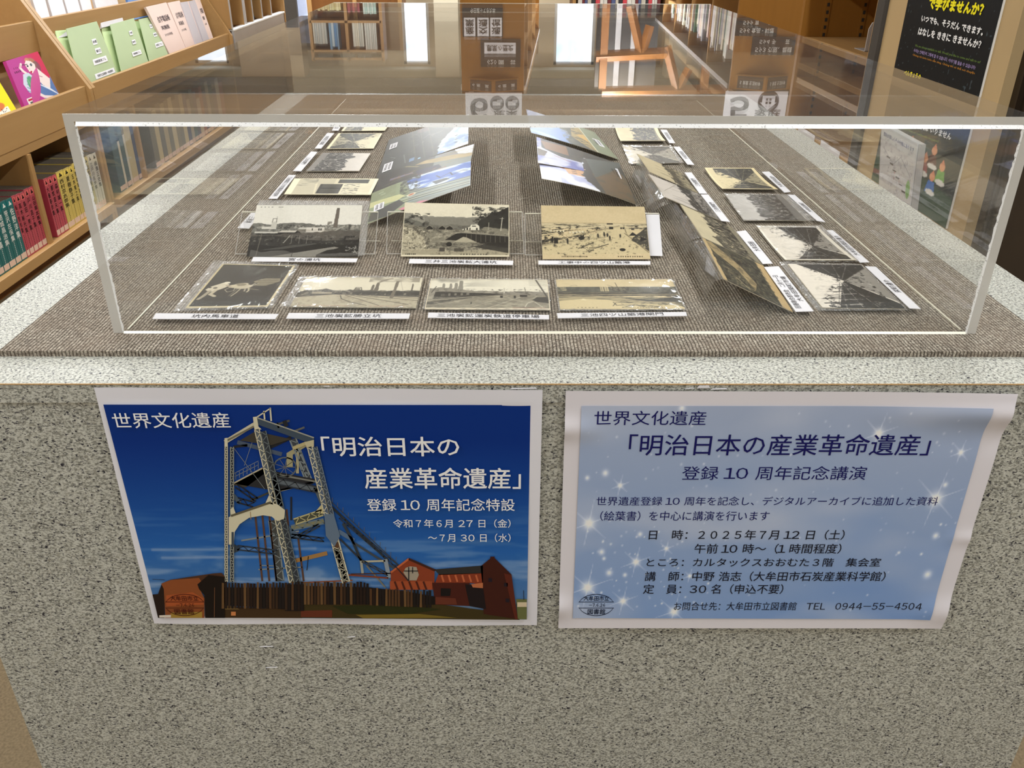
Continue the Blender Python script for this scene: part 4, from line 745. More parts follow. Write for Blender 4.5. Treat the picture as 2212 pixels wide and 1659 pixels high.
def pic_colour(kind):
    g = Pic(150, 106, (104, 142, 206)); w, h = g.w, g.h
    if kind == 'clouds_tracks':             # dark yard, sky with clouds at the top of the picture
        n = vnoise(h, w, 5, 5, 71, 4); g.a[:] = (112, 146, 204); g.put(np.clip((n-.44)/.14, 0, 1), (206, 214, 220), .9); g.below([(0, .98), (.28, .96), (.34, .84), (.45, .78), (.60, .70), (.80, .66), (1, .66)], (60, 64, 52), 1, 3, .05, 26)
        g.tex(0, 0, 1, .70, (88, 84, 54), .55, 12, 12, .50, 72); g.tex(0, 0, 1, .66, (40, 50, 46), .9, 9, 14, .46, 73); g.tex(.05, .25, .5, .62, (120, 130, 140), .7, 40, 30, .62, 74); g.poly([(.0, .36), (.14, .38), (.16, .52), (.0, .50)], (116, 84, 80), .6); g.rect(0, 0, 1, .30, (50, 62, 58), .75); g.rect(.84, .34, .92, .40, (100, 136, 176)); g.rect(.90, .44, .93, .47, (150, 190, 214))
        for y0, y1 in ((.30, .64), (.40, .92), (.5, 1.0)): g.line(.02, y0, .95, y0+.12, .007, (128, 124, 92), .6)
        for x in (.62, .74, .83): g.line(x, .70, x-.02, 1, .006, (60, 64, 72), .8); g.ell(x, .86, .012, .018, (44, 46, 54))
        g.path([(.30, .70), (.34, .60), (.30, .52), (.36, .46)], .010, (150, 158, 150), .7); g.path([(.60, .10), (.66, .16), (.70, .12)], .008, (170, 176, 170), .7); g.line(.66, .26, .90, .30, .012, (150, 160, 150), .6)
    elif kind == 'yard':                    # seen as a band: brown sheds, yellow bank, white sky at the top
        g.a[:] = (64, 58, 40); g.poly([(0, .60), (1, .60), (1, 1), (0, 1)], (122, 130, 122)); g.poly([(0, .80), (.30, .84), (.55, 1), (0, 1)], (224, 226, 236)); g.poly([(0, .62), (.25, .66), (.40, .86), (0, .80)], (130, 126, 120)); g.poly([(.18, .40), (.42, .62), (.70, 1), (.52, 1), (.30, .80), (.10, .50)], (178, 152, 94)); g.tex(.1, .4, .7, 1, (140, 122, 76), .5, 30, 8, .5, 75)
        g.poly([(.56, .42), (.60, .66), (.84, .70), (.90, .46)], (52, 46, 92)); g.tex(.66, .44, 1, .74, (180, 104, 60), .9, 18, 14, .54, 76); g.poly([(.48, .10), (.56, .40), (.64, .40), (.58, .10)], (116, 110, 140)); g.tex(.46, .1, .66, .42, (150, 110, 60), .8, 10, 30, .5, 78); g.poly([(0, .20), (.16, .38), (.12, .46), (0, .44)], (72, 76, 60)); g.line(.06, .30, .34, .44, .03, (138, 130, 84)); g.rect(0, 0, 1, .16, (50, 54, 50)); g.line(.8, .1, .7, .3, .01, (150, 144, 100))
    elif kind == 'sky_train':
        n = vnoise(h, w, 6, 3, 78, 4); g.a[:] = (78, 116, 206); g.put(np.clip((n-.50)/.10, 0, 1), (216, 226, 238), .85); g.poly([(0, 0), (0, .36), (.40, .40), (.56, .60), (.62, 1), (1, 1), (1, 0)], (132, 140, 130)); g.below([(0, .30), (.24, .36), (.45, .40), (1, .38)], (146, 158, 122)); g.tex(.0, .3, .5, .50, (66, 70, 64), .9, 30, 26, .46, 79)
        for k_ in range(9): g.line(.52+.035*k_, .24+.01*k_, .64+.04*k_, 1, .018, [(84, 90, 84), (196, 202, 176), (60, 66, 62), (150, 176, 188), (206, 206, 180)][k_ % 5], .9)
        g.rect(0, 0, .52, .26, (140, 150, 116)); g.tex(0, 0, .5, .26, (156, 166, 130), .5, 6, 8, .5, 80); g.poly([(.34, .0), (.44, .30), (.56, .36), (.62, .28), (.52, 0)], (196, 196, 142)); g.poly([(.62, .30), (.70, .02), (.95, .0), (1, .2), (.80, .36)], (70, 76, 72)); g.ell(.60, .42, .05, .05, (214, 206, 180)); g.ell(.60, .42, .03, .03, (200, 104, 60)); g.poly([(.92, .30), (1, .34), (1, .60), (.93, .52)], (210, 120, 140))
        g.path([(.22, .66), (.34, .70), (.26, .80), (.38, .82), (.30, .92), (.36, .97)], .014, (34, 40, 60)); g.poly([(.40, .62), (.42, .76), (.50, .80), (.54, .66)], (70, 80, 92)); g.line(.46, .50, .40, .62, .012, (60, 66, 80))
        put = [(.10, .08), (.18, .10)]; [g.rect(x, y, x+.05, y+.05, (176, 184, 156), .6) for x, y in put]
    elif kind == 'blue_crane':
        n = vnoise(h, w, 4, 5, 81, 3); g.put(np.clip((n-.5)/.2, 0, 1), (150, 180, 220)); g.below([(0, .52), (.2, .58), (.35, .50), (.6, .56), (.8, .62), (1, .56)], (60, 78, 62), 1, 5, .14, 16); g.tex(0, .3, 1, .6, (110, 112, 84), .8, 24, 18, .5, 82); g.poly([(.0, .3), (.35, .48), (.8, .40), (1, .34), (1, .2), (0, .2)], (176, 152, 84)); g.tex(0, .22, 1, .5, (52, 58, 42), .8, 24, 16, .5, 83); g.poly([(.3, .26), (.5, .4), (.62, .26)], (214, 172, 84)); g.rect(0, 0, 1, .24, (132, 144, 112)); g.line(0, .24, 1, .25, .014, (212, 214, 190)); g.tex(0, .05, 1, .22, (150, 158, 124), .5, 10, 8, .5, 84)
    elif kind == 'roof':
        n = vnoise(h, w, 4, 5, 85, 3); g.a[:] = (106, 116, 196); g.put(np.clip((n-.4)/.2, 0, 1), (196, 200, 224)); g.poly([(.28, 1), (.30, .92), (.5, .88), (.55, 1)], (100, 72, 44)); g.poly([(.35, .3), (.40, .72), (.62, .95), (1, .95), (1, .3)], (62, 54, 40)); g.poly([(.55, .62), (.6, .9), (.9, .95), (.95, .62)], (152, 104, 62)); g.tex(.4, .3, 1, .6, (88, 84, 64), .8, 24, 18, .5, 86); g.line(.28, .62, .4, .80, .014, (172, 66, 70)); g.rect(0, 0, 1, .38, (58, 62, 54)); g.ell(.62, .42, .03, .02, (220, 222, 224)); g.ell(.36, .36, .03, .02, (220, 222, 224)); g.tex(0, 0, 1, .4, (44, 46, 42), .7, 10, 8, .5, 87)
    elif kind == 'school':
        n = vnoise(h, w, 4, 5, 88, 3); g.a[:] = (176, 182, 220); g.put(np.clip((n-.4)/.2, 0, 1), (226, 228, 236)); g.rect(0, .80, .30, 1, (236, 236, 242)); g.ell(.58, .74, .07, .05, (160, 74, 78)); g.poly([(.34, .46), (.36, .70), (.58, .74), (.62, .5)], (212, 160, 112)); [g.rect(.40+.06*i, .60, .42+.06*i, .66, (80, 60, 60)) for i in range(4)]; g.rect(.66, .70, .74, .76, (50, 60, 84)); g.below([(0, .40), (.2, .48), (.4, .56), (.6, .52), (.8, .50), (1, .52)], (44, 50, 38), 1, 6, .10, 20); g.rect(0, 0, 1, .40, (60, 66, 58)); g.poly([(0, .02), (0, .34), (.5, .42), (.9, .2), (.6, 0)], (120, 92, 46)); g.tex(0, 0, .9, .4, (92, 84, 56), .7, 12, 8, .5, 89); g.poly([(.4, .4), (1, .44), (1, 0), (.9, 0)], (84, 96, 92))
    g.grain(8, 75, 50, 13); return g
def caption(q, txt, label, orient='front', two=None, group=None, lift=.0012):
    """q = pixel corners (TL, TR, BR, BL as seen) of the paper strip"""
    Q = [onz(ZC+lift+.0018, p) for p in q]; TL, TR, BR, BL = Q
    o = {'front': (BL, BR, TR, TL), 'right': (BR, TR, TL, BL), 'left': (TL, BL, BR, TR)}[orient]
    t = thing('caption_strip', label, 'caption', np.mean(Q, 0)-[0, 0, .0018], group)
    st = MB().slab(list(o), .0006).build('strip', 'paper', t)
    L = MB(); W_ = np.linalg.norm(o[1]-o[0]); H_ = np.linalg.norm(o[3]-o[0]); bk = L4((26, 24, 40))
    lines = [(txt, .17, .64)] if not two else [(txt, .54, .34), (two, .12, .34)]
    for s, v0, hh in lines:
        tw = min(len(s)*.0099/W_, .92); u0 = .5-tw/2 if not two else (.06 if s == txt else .2); 
        if two: tw = .72 if s == txt else .55
        a = sheet_pt(o, u0, v0, .0003); b = sheet_pt(o, u0+tw, v0, .0003); up = sheet_pt(o, u0, v0+hh, .0003)-a
        put_text(L, s, a, b, up, bk, .0, 1)
    L.build('lettering', 'ink', st); return t
def flat_card(q, pic, label, orient='front', sleeve=None, lift=.0006, name='postcard', curl=0, group=None):
    Q = [onz(ZC+lift, p) for p in q]; TL, TR, BR, BL = Q; o = {'front': (BL, BR, TR, TL), 'right': (BR, TR, TL, BL), 'left': (TL, BL, BR, TR)}[orient]
    t = thing(name, label, 'postcard', np.mean(Q, 0)-[0, 0, .0008], group)
    bend = None if not curl else (lambda u, v: curl*(2*np.abs(u-.5))**2)
    print_grid('print', pic, list(o), t, 'photo', .0004, bend, 1.12)
    mb = MB(); n = 8
    for i in range(n):
        a, b = i/n, (i+1)/n; ba = curl*(2*abs(a-.5))**2; bb = curl*(2*abs(b-.5))**2
        P = [sheet_pt(o, a, 0., ba), sheet_pt(o, b, 0., bb), sheet_pt(o, b, 1., bb), sheet_pt(o, a, 1., ba)]; mb.slab(P, .0006)
    mb.build('card', 'leaf', t)
    if sleeve:
        Cq = [onz(ZC+.0022+max(curl, 0), p) for p in q]; Sq = [onz(ZC+.0012, p) for p in sleeve]; rb = MB(); rr = np.random.default_rng(int(abs(q[0][0])))
        for e in range(4):
            a0, a1, c0, c1 = Sq[e], Sq[(e+1) % 4], Cq[e], Cq[(e+1) % 4]; n_ = 26; G = []
            for i in range(n_+1):
                f_ = i/n_; p0 = a0*(1-f_)+a1*f_; p1 = c0*(1-f_)+c1*f_; G.append([p0+[0, 0, rr.random()*.0008], (p0+p1)/2+[0, 0, rr.random()*.0022], p1+[0, 0, rr.random()*.0004]])
            G = np.array(G).reshape(-1, 3); rb.add(G, [(i*3+k, i*3+k+1, i*3+k+4, i*3+k+3) for i in range(n_) for k in range(2)])
        rb.build('sleeve_edge', 'crinkle', t)
        S = [onz(ZC+.0016, p) for p in sleeve]; o2 = {'front': (S[3], S[2], S[1], S[0]), 'right': (S[2], S[1], S[0], S[3]), 'left': (S[0], S[3], S[2], S[1])}[orient]
        film_sheet('sleeve', [o2[0], o2[1], o2[2], o2[3]], t, .0012+max(curl, 0), 17, nx=70, ny=40)
    return t
def film_sheet(name, q, parent, off=.0, seed=1, m='film2', nx=24, ny=14, amp=.0012, bow=0.0):
    U, V = np.meshgrid(np.linspace(0, 1, nx), np.linspace(0, 1, ny)); n = vnoise(ny, nx, nx/5, ny/5, seed, 3)-.5
    P = sheet_pt(q, U, V, off, lambda u, v: n*2*amp*(1.05-np.minimum(1, (7 if m == 'film2' else 2)*np.minimum(np.minimum(u, 1-u), np.minimum(v, 1-v)))) + bow*np.sin(math.pi*v)).reshape(-1, 3)
    idx = np.arange(nx*ny).reshape(ny, nx); Fs = [tuple(int(k) for k in (idx[j, i], idx[j, i+1], idx[j+1, i+1], idx[j+1, i])) for j in range(ny-1) for i in range(nx-1)]
    o = MB().add(P, Fs).build(name, m, parent)
    for p in o.data.polygons: p.use_smooth = True
    return o
# ---- front row
flat_card([(481, 570), (638, 574), (578, 663), (400, 666)], pic_horse(), 'upright dark postcard of a miner leading a pit horse, front left corner', sleeve=[(463, 563), (647, 572), (586, 667), (372, 674)])
flat_card([(662, 599), (914, 600), (899, 665.5), (626, 663)], pic_f2(), 'sepia postcard of railway tracks and smoking chimneys, second in front row', sleeve=[(650, 597), (914, 599), (899, 667), (605, 664)])
flat_card([(931, 603), (1182.6, 605), (1189, 670), (917, 668)], pic_f3(), 'sepia postcard of a coal train in a station yard, third in front row', sleeve=[(929, 602), (1187, 604), (1190, 671), (914, 669)])
flat_card([(1201, 604.5), (1451, 604), (1480, 668), (1210, 668.6)], pic_f4(), 'yellowed postcard of harbour lock gates, rightmost of the front row', sleeve=[(1197, 604), (1455, 605), (1484, 671), (1207, 673)])
caption([(336.6, 676.6), (602, 678), (594, 689), (329, 688.6)], '坑内馬車道', 'white caption strip below the pit horse postcard')
caption([(624, 676), (886, 677), (883, 688), (618, 688)], '三池炭鉱勝立坑', 'white caption strip below the postcard of tracks and smoking chimneys')
caption([(925.4, 675), (1186, 680.4), (1186, 689.5), (924, 686)], '三池炭鉱運炭鉄道停車場', 'white caption strip below the coal train postcard')
caption([(1203, 676.4), (1482, 673.7), (1484, 682), (1205, 687)], '三池四ツ山築港閘門', 'white caption strip below the harbour lock gates postcard')
# ---- middle row, leaning on clear stands
ZM = .042
def lean_card(q, pic, label, orient='front', z=ZM, name='postcard', m='photo', cat='postcard', curl=0, z0=.0004, rounded=False):
    """q: TL, TR, BR, BL pixel corners; the upper (or inner) edge is raised by z"""
    up = {'front': (1, 1, 0, 0), 'right': (1, 0, 0, 1), 'left': (0, 1, 1, 0)}[orient]
    Q = [onz(ZC+z0+(z if k else 0), p) for p, k in zip(q, up)]; TL, TR, BR, BL = Q
    o = {'front': (BL, BR, TR, TL), 'right': (BR, TR, TL, BL), 'left': (TL, BL, BR, TR)}[orient]
    t = thing(name, label, cat, np.mean(Q, 0)*[1, 1, 0]+[0, 0, ZC])
    bend = None if not curl else (lambda u, v: curl*np.sin(math.pi*v)*(.4+.6*(1-u)))
    print_grid('print', pic, list(o), t, m, .0003, bend, 1.1)
    mb = MB(); n = 8
    for i in range(n):
        a, b = i/n, (i+1)/n; f_ = (lambda vv: 0.) if not curl else (lambda vv: curl*math.sin(math.pi*vv))
        if curl:
            for j in range(5):
                c, d = j/5, (j+1)/5; h_ = lambda uu, vv: curl*math.sin(math.pi*vv)*(.4+.6*(1-uu))
                mb.slab([sheet_pt(o, a, c, h_(a, c)), sheet_pt(o, b, c, h_(b, c)), sheet_pt(o, b, d, h_(b, d)), sheet_pt(o, a, d, h_(a, d))], .0004)
        else: mb.slab([sheet_pt(o, a, 0., 0.), sheet_pt(o, b, 0., 0.), sheet_pt(o, b, 1., 0.), sheet_pt(o, a, 1., 0.)], .0006)
    mb.build('card', 'leaf', t); return t, o
cards = []
for q, pf, lb in (([(555, 443.5), (783, 443.5), (773, 555.6), (532.5, 555)], pic_m1, 'grey postcard of a pit-head yard with one tall chimney, leaning on its stand'),
        ([(874.6, 437.7), (1100, 443), (1100, 554.7), (866, 554)], pic_m2, 'sepia postcard of a wooded valley mine with white house, leaning in the middle'),
        ([(1168.5, 444), (1392, 447), (1405, 560), (1172, 560)], pic_m3, 'yellowed postcard of labourers building a harbour, leaning on its stand')):
    cards.append(lean_card(q, pf(), lb))
film_sheet('sleeve', [onz(ZC+.002, (538, 554)), onz(ZC+.003, (788, 551)), onz(ZC+ZM+.003, (799, 433.5)), onz(ZC+ZM+.003, (561, 432.5))], cards[0][0], -.001, 23, 'film', bow=-.002)
for k_, (a_, b_, c_, d_) in enumerate((((555, 443.6), (783, 443.6), (799, 433.5), (561, 432.5)), ((773, 554), (788, 551), (799, 433.5), (783, 443.5)))):
    zz_ = [ZM, ZM, ZM+.003, ZM+.003] if k_ == 0 else [.002, .002, ZM+.003, ZM]
    film_sheet('sleeve_edge', [onz(ZC+z_, p_) for z_, p_ in zip(zz_, (a_, b_, c_, d_))], cards[0][0], 0, 61+k_, 'crinkle', nx=40, ny=8, amp=.0006)
for (l, r, yt, yb, ll), lb in (((522, 816.5, 459, 550, (507, 809)), 'clear acrylic stand behind the grey postcard with one tall chimney'), ((837, 1128, 459, 549.5, (834.5, 1132)), 'clear acrylic stand behind the wooded valley mine postcard'), ((1134, 1424, 462.5, 552, (1134.5, 1431)), 'clear acrylic stand behind the harbour labourers postcard')):
    zt = .034; A, B = onz(ZC+zt, (l, yt)), onz(ZC+zt, (r, yt)); D, E_ = onz(ZC, (ll[0], yb)), onz(ZC, (ll[1], yb))
    back = .052; D2, E2 = D+[0, back, 0], E_+[0, back, 0]; off = np.array([0, .0022, 0])
    t = thing('acrylic_card_stand', lb, 'card stand', (D+E_)/2)
    MB().slab([D+off, E_+off, B+off, A+off], .002).build('front_plate', 'acrylic', t)
    MB().slab([E2+off, D2+off, A+off+[0, .002, 0], B+off+[0, .002, 0]], .002).build('rear_plate', 'acrylic', t)
    MB().tube([A+off, B+off], .0009, 6).build('bright_edge', 'rim', t)
    MB().tube([D+off, E_+off], .0006, 6).build('bright_edge', 'edge', t); MB().tube([D2+off, E2+off], .0006, 6).build('bright_edge', 'rim', t)
    for a, b in ((D, A), (E_, B)): MB().tube([a+off, b+off], .00045, 6).build('bright_edge', 'edge', t)
q = [onz(ZC+.001, (1404, 552)), onz(ZC+.001, (1431, 552.5)), onz(ZC+.034, (1424, 463)), onz(ZC+.034, (1395, 463))]
tag(MB().slab([p+np.array([0, -.0008, 0]) for p in q], .0004).build('paper_slip', 'paper'), 'white paper slip in a clear wrapper right of the harbour labourers postcard', 'paper slip')
caption([(547.4, 555), (773, 558), (769.4, 566), (542.5, 564.4)], '宮の浦坑', 'white caption strip below the postcard with one tall chimney')
caption([(885, 559), (1108.8, 563), (1108, 572), (883, 568.4)], '三井三池炭鉱大浦坑', 'white caption strip below the wooded valley mine postcard')
caption([(1163, 562.6), (1405, 564), (1405, 571.4), (1163, 571)], '工事中の四ツ山築港', 'white caption strip below the harbour labourers postcard')
# ---- left column
GC, WC, YC = (212, 204, 184), (226, 222, 212), (218, 202, 162)
flat_card([(590, 456), (770, 456), (748, 494), (556, 492)], pic_street(101, WC, (110, 108, 100), .03, 1), 'postcard lying hidden behind the leaning postcard with one tall chimney', 'left')
flat_card([(636, 386), (818, 386.5), (800.7, 421), (613.6, 420)], pic_street(102, (222, 212, 182), (120, 116, 104), .04, 2), 'sepia interior postcard raised on a card, nearest the grey chimney postcard', 'left', lift=.003)
flat_card([(697.7, 330.5), (800.7, 331.5), (775.6, 369.6), (661, 370)], pic_street(103, (206, 198, 188), (84, 80, 76), 0, 3), 'pinkish grey postcard of a crowd, second from the front in left column', 'left')
flat_card([(731.6, 288), (825.8, 288.5), (806.8, 321), (705, 321.7)], pic_street(104, (216, 204, 170), (92, 90, 76), .03, 0), 'yellowish street postcard, third from the front in left column', 'left')
flat_card([(755, 262), (846, 262), (831, 282.4), (737, 283.3)], pic_street(105, (220, 208, 174), (86, 84, 74), .03, 1), 'yellowish postcard under the cover edge, farthest in left column', 'left')
for q, tx, lb in (([(545, 457), (566, 458), (538, 493.6), (513, 492)], '三池港', 'white caption strip half hidden left of the chimney postcard'), ([(623.7, 377.7), (639.3, 378), (598.7, 429), (580, 428.9)], '三池炭鉱三川坑職員合宿所', 'white caption strip left of the raised interior postcard'),
        ([(672, 327), (686, 328), (650.6, 369.6), (633, 369)], '三川坑閘門', 'white caption strip left of the pinkish crowd postcard'), ([(707, 287), (722, 287.5), (693.6, 320.6), (680, 320.4)], '大牟田市三池炭鉱', 'white caption strip left of the yellowish street postcard'), ([(726, 266), (740, 266), (731, 282), (716.7, 281.7)], '三池工業', 'white caption strip left of the farthest left-column postcard')):
    caption(q, tx, lb, 'left')
# ---- right inner column
flat_card([(1328, 276.4), (1419, 278.7), (1437.6, 308), (1340.5, 308.5)], pic_street(111, (212, 196, 154), (70, 68, 60), .04, 3), 'curled yellow postcard, farthest of the right inner column', 'right', curl=.0035)
flat_card([(1344.7, 315.5), (1444.8, 317.5), (1469, 352), (1362, 354)], pic_street(112, (216, 208, 190), (88, 86, 74), 0, 0), 'postcard in shiny sleeve, second from the back of right inner column', 'right', sleeve=[(1343, 314), (1450, 316), (1478, 352), (1360, 356)])
ZS = .034; S = []
for k, (q, pc, lb) in enumerate(([( (1375.5, 332), (1471, 372.6), (1508.6, 418), (1403, 371.6)), pic_street(113, (206, 192, 156), (108, 100, 78), 0, 1), 'farthest of the four postcards propped up in a row, faded yellow view'],
        [((1400.4, 376), (1510, 419.4), (1557, 477), (1435.8, 425.7)), pic_street(114, (208, 200, 190), (70, 68, 64), 0, 1), 'second farthest propped postcard, pale sky over dark town'],
        [((1469, 441.6), (1578, 489), (1649, 573.6), (1516.6, 512.6)), pic_street(115, (208, 196, 162), (92, 88, 74), 0, 3), 'third farthest propped postcard, beside the nearest propped one'],
        [((1516.6, 514), (1649.5, 575), (1713, 674.6), (1563.4, 602.7)), pic_hill(), 'nearest of the four propped postcards, brown view with worn corners'])):
    S.append(lean_card(list(q), pc, lb, 'right', ZS, z0=.0006*(4-k) if k != 3 else .0004))
for k, (a, b, c, d) in enumerate((((1392, 352), (1436, 425), (1396, 452), (1384, 392)), ((1436, 430), (1455, 437), (1412, 462), (1398, 446)), ((1460, 438), (1516, 512), (1480, 530), (1434, 450)), ((1517, 515), (1563, 602), (1545, 617), (1482, 534)))):
    P = [onz(ZC+ZS-.001, a), onz(ZC+ZS-.001, b), onz(ZC+.006, c), onz(ZC+.004, d)]
    film_sheet('sleeve', [P[3], P[2], P[1], P[0]], S[(0, 1, 2, 3)[k]][0], 0, 40+k, 'film', amp=.002, bow=.004)
for k, (t_, o) in enumerate(S):             # clear easels under the propped cards
    bl, br, tr, tl = o; e = thing('acrylic_card_stand', ('farthest', 'second farthest', 'third farthest', 'nearest')[k]+' clear stand hidden under the row of four propped postcards', 'card stand', (bl+br)/2)
    a, b = bl*.8+br*.2, bl*.2+br*.8; c, d = (tr*.8+tl*.2), (tl*.8+tr*.2); dz = np.array([0, 0, -.002])
    c2, d2 = c*[1, 1, 0]+[-.010, 0, ZC], d*[1, 1, 0]+[-.010, 0, ZC]
    MB().slab([a+dz, b+dz, c+dz, d+dz], .0015).build('rest', 'acrylic', e); MB().slab([d2, c2, c+dz*2, d+dz*2], .0015).build('rear_plate', 'acrylic', e)
for q, tx, lb, tw in (([(1426.7, 280), (1440, 280.4), (1458.6, 309), (1446, 308.8)], '大牟田市役所通', 'white caption strip right of the curled yellow postcard', None), ([(1454.8, 316.8), (1468, 316.8), (1500, 355.7), (1485, 355)], '大牟田市街通', 'white caption strip right of the postcard in shiny sleeve', None),
        ([(1478.7, 372.3), (1493.6, 372.3), (1528, 418), (1511, 417.8)], '三池港閘門', 'white caption strip right of the farthest propped postcard', None), ([(1513.4, 419.9), (1530, 420), (1577, 479), (1558.5, 477)], '三池港閘門', 'white caption strip right of the second farthest propped postcard', None),
        ([(1591, 500), (1611, 497.4), (1669, 569), (1648, 569.8)], '大牟田駅', 'white caption strip right of the third farthest propped postcard', None), ([(1650.6, 576.6), (1682, 575), (1757.8, 672), (1719, 673)], '回春聯合即売会　二月十一日', 'wide two-line caption strip right of the nearest propped postcard', '大牟田築町市場')):
    caption(q, tx, lb, 'right', tw)
# ---- right outer column
flat_card([(1521.7, 366.5), (1628, 367), (1680, 413), (1559.7, 411.7)], pic_street(121, (214, 198, 154), (78, 76, 64), .035, 0), 'yellow postcard with cream border, farthest of the right outer column', 'right', curl=.003)
flat_card([(1565.8, 419.8), (1686, 421.5), (1742.8, 476.8), (1607, 476)], pic_street(122, (190, 186, 180), (74, 72, 68), 0, 3), 'grey glossy postcard, second farthest of the right outer column', 'right', lift=.002, sleeve=[(1563, 418), (1700, 420), (1764, 477), (1606, 478)])
flat_card([(1634, 491), (1767.8, 492.5), (1851, 565.4), (1695.7, 565)], pic_street(123, (222, 214, 200), (50, 49, 46), .03, 0, 150, 100), 'black and white street postcard with white border and shiny sleeve', 'right', sleeve=[(1632, 490), (1774, 487), (1858, 567), (1694, 567)], curl=.002)
flat_card([(1701.8, 570.6), (1859, 573), (1955.6, 667), (1776.6, 665)], pic_street(124, (218, 210, 196), (44, 44, 42), 0, 0, 150, 100), 'black and white street postcard, nearest of the right outer column', 'right', lift=.003, sleeve=[(1682, 566), (1862, 571), (1962, 671), (1766, 672)])
for q, tx, lb in (([(1645.8, 371), (1661.4, 370.3), (1708, 414), (1694.6, 415.8)], '大牟田市街通り', 'white caption strip right of the cream-bordered yellow postcard'), ([(1700.5, 419.8), (1717, 421), (1783, 479.5), (1765, 476.8)], '大牟田港町', 'white caption strip right of the grey glossy postcard'),
        ([(1785.4, 497), (1799, 497), (1878, 566), (1858, 566.8)], '大牟田市築町通り', 'white caption strip right of the white-bordered street postcard'), ([(1868.8, 575), (1892, 576), (1989, 667), (1965, 665.8)], '栄町通り', 'white caption strip farthest right, beside the nearest street postcard')):
    caption(q, tx, lb, 'right')
# ---- large colour prints
ZB = .046
def tab(t, o, u, v, w_, h_, txt, bend=None):
    L = MB(); P = [sheet_pt(o, a, b, .0009+(bend(a, b) if bend else 0)) for a, b in ((u, v), (u+w_, v), (u+w_, v+h_), (u, v+h_))]
    nt = MB().slab(P, .0002).build('name_tag', 'paper', t); P2 = [p+np.array([0, 0, .0004]) for p in P]
    for i in range(2): a = P2[0]*(1-.12)+P2[1]*.12 + (P2[3]-P2[0])*(.14+.42*i); b = P2[0]*.12+P2[1]*.88 + (P2[3]-P2[0])*(.14+.42*i); put_text(L, txt[i], a, b, (P2[3]-P2[0])*.3, L4((30, 30, 30)), 0, 1)
    L.build('lettering', 'ink', nt)
cl = [([(843, 292), (1013, 244), (1013, 249), (846, 294)], 'clouds_tracks', None),
      ([(840, 302), (1012.5, 247), (1011.6, 310.5), (813.5, 383.4)], 'clouds_tracks', 'large glossy colour print, dark yard and cloudy sky, farthest left leaning one'),
      ([(815, 382), (1024.7, 311.4), (1017.4, 348), (803.5, 419)], 'yard', 'large colour print of a brown yard, middle one of the left leaning three'),
      ([(803, 418), (1017.4, 348), (1016, 400.5), (793, 485)], 'sky_train', 'large colour print of blue sky over a green train, nearest left leaning one')]
for k, (q, kd, lb) in enumerate(cl):
    if lb is None: continue
    t, o = lean_card(q, pic_colour(kd), lb, 'left', ZB, 'colour_print', 'gloss', 'colour print', curl=.0012*k, z0=.0006*k)
    if k in (1, 3): tab(t, o, .74 if k == 1 else .50, .05, .20, .10, ('世界遺産', '万田坑跡'), (lambda u, v, kk=k: .0012*kk*math.sin(math.pi*v)*(.4+.6*(1-u))))
    if k == 1: tab(t, o, .20, .05, .15, .09, ('世界遺産', '三池港'), (lambda u, v: .0012*math.sin(math.pi*v)))
cr = [([(1136.6, 236), (1283, 285), (1337, 345), (1147, 286.8)], 'blue_crane', 'large colour print of blue sky and trees, farthest right leaning one'),
      ([(1158.8, 296), (1325, 350), (1352, 392), (1162, 352)], 'roof', 'large colour print of an orange roof, middle one of the right leaning three'),
      ([(1162, 335), (1337, 352), (1378, 443), (1170, 386)], 'school', 'large colour print of a school under white sky, nearest right leaning one')]
for k, (q, kd, lb) in enumerate(cr):
    t, o = lean_card(q, pic_colour(kd), lb, 'right', ZB if k < 2 else ZB-.004, 'colour_print', 'gloss', 'colour print', curl=.004 if k == 2 else .002, z0=.0006*k)
    if k != 1: tab(t, o, .34 if k == 0 else .55, .06, .26, .11, ('世界遺産', '専用鉄道敷跡'))
for k, (pts, lb) in enumerate(([[(1120, 431, .004), (1208, 411, .010), (1268, 405, .012)], 'thin clear thread on the carpet below the right colour prints'], [[(1374, 446, .004), (1416, 421, .03), (1465, 397, .036)], 'thin clear thread crossing the propped postcards'])):
    tag(MB().tube([onz(ZC+z, (u, v)) for u, v, z in pts], .0004, 5).build('clear_thread', 'thread'), lb, 'thread')
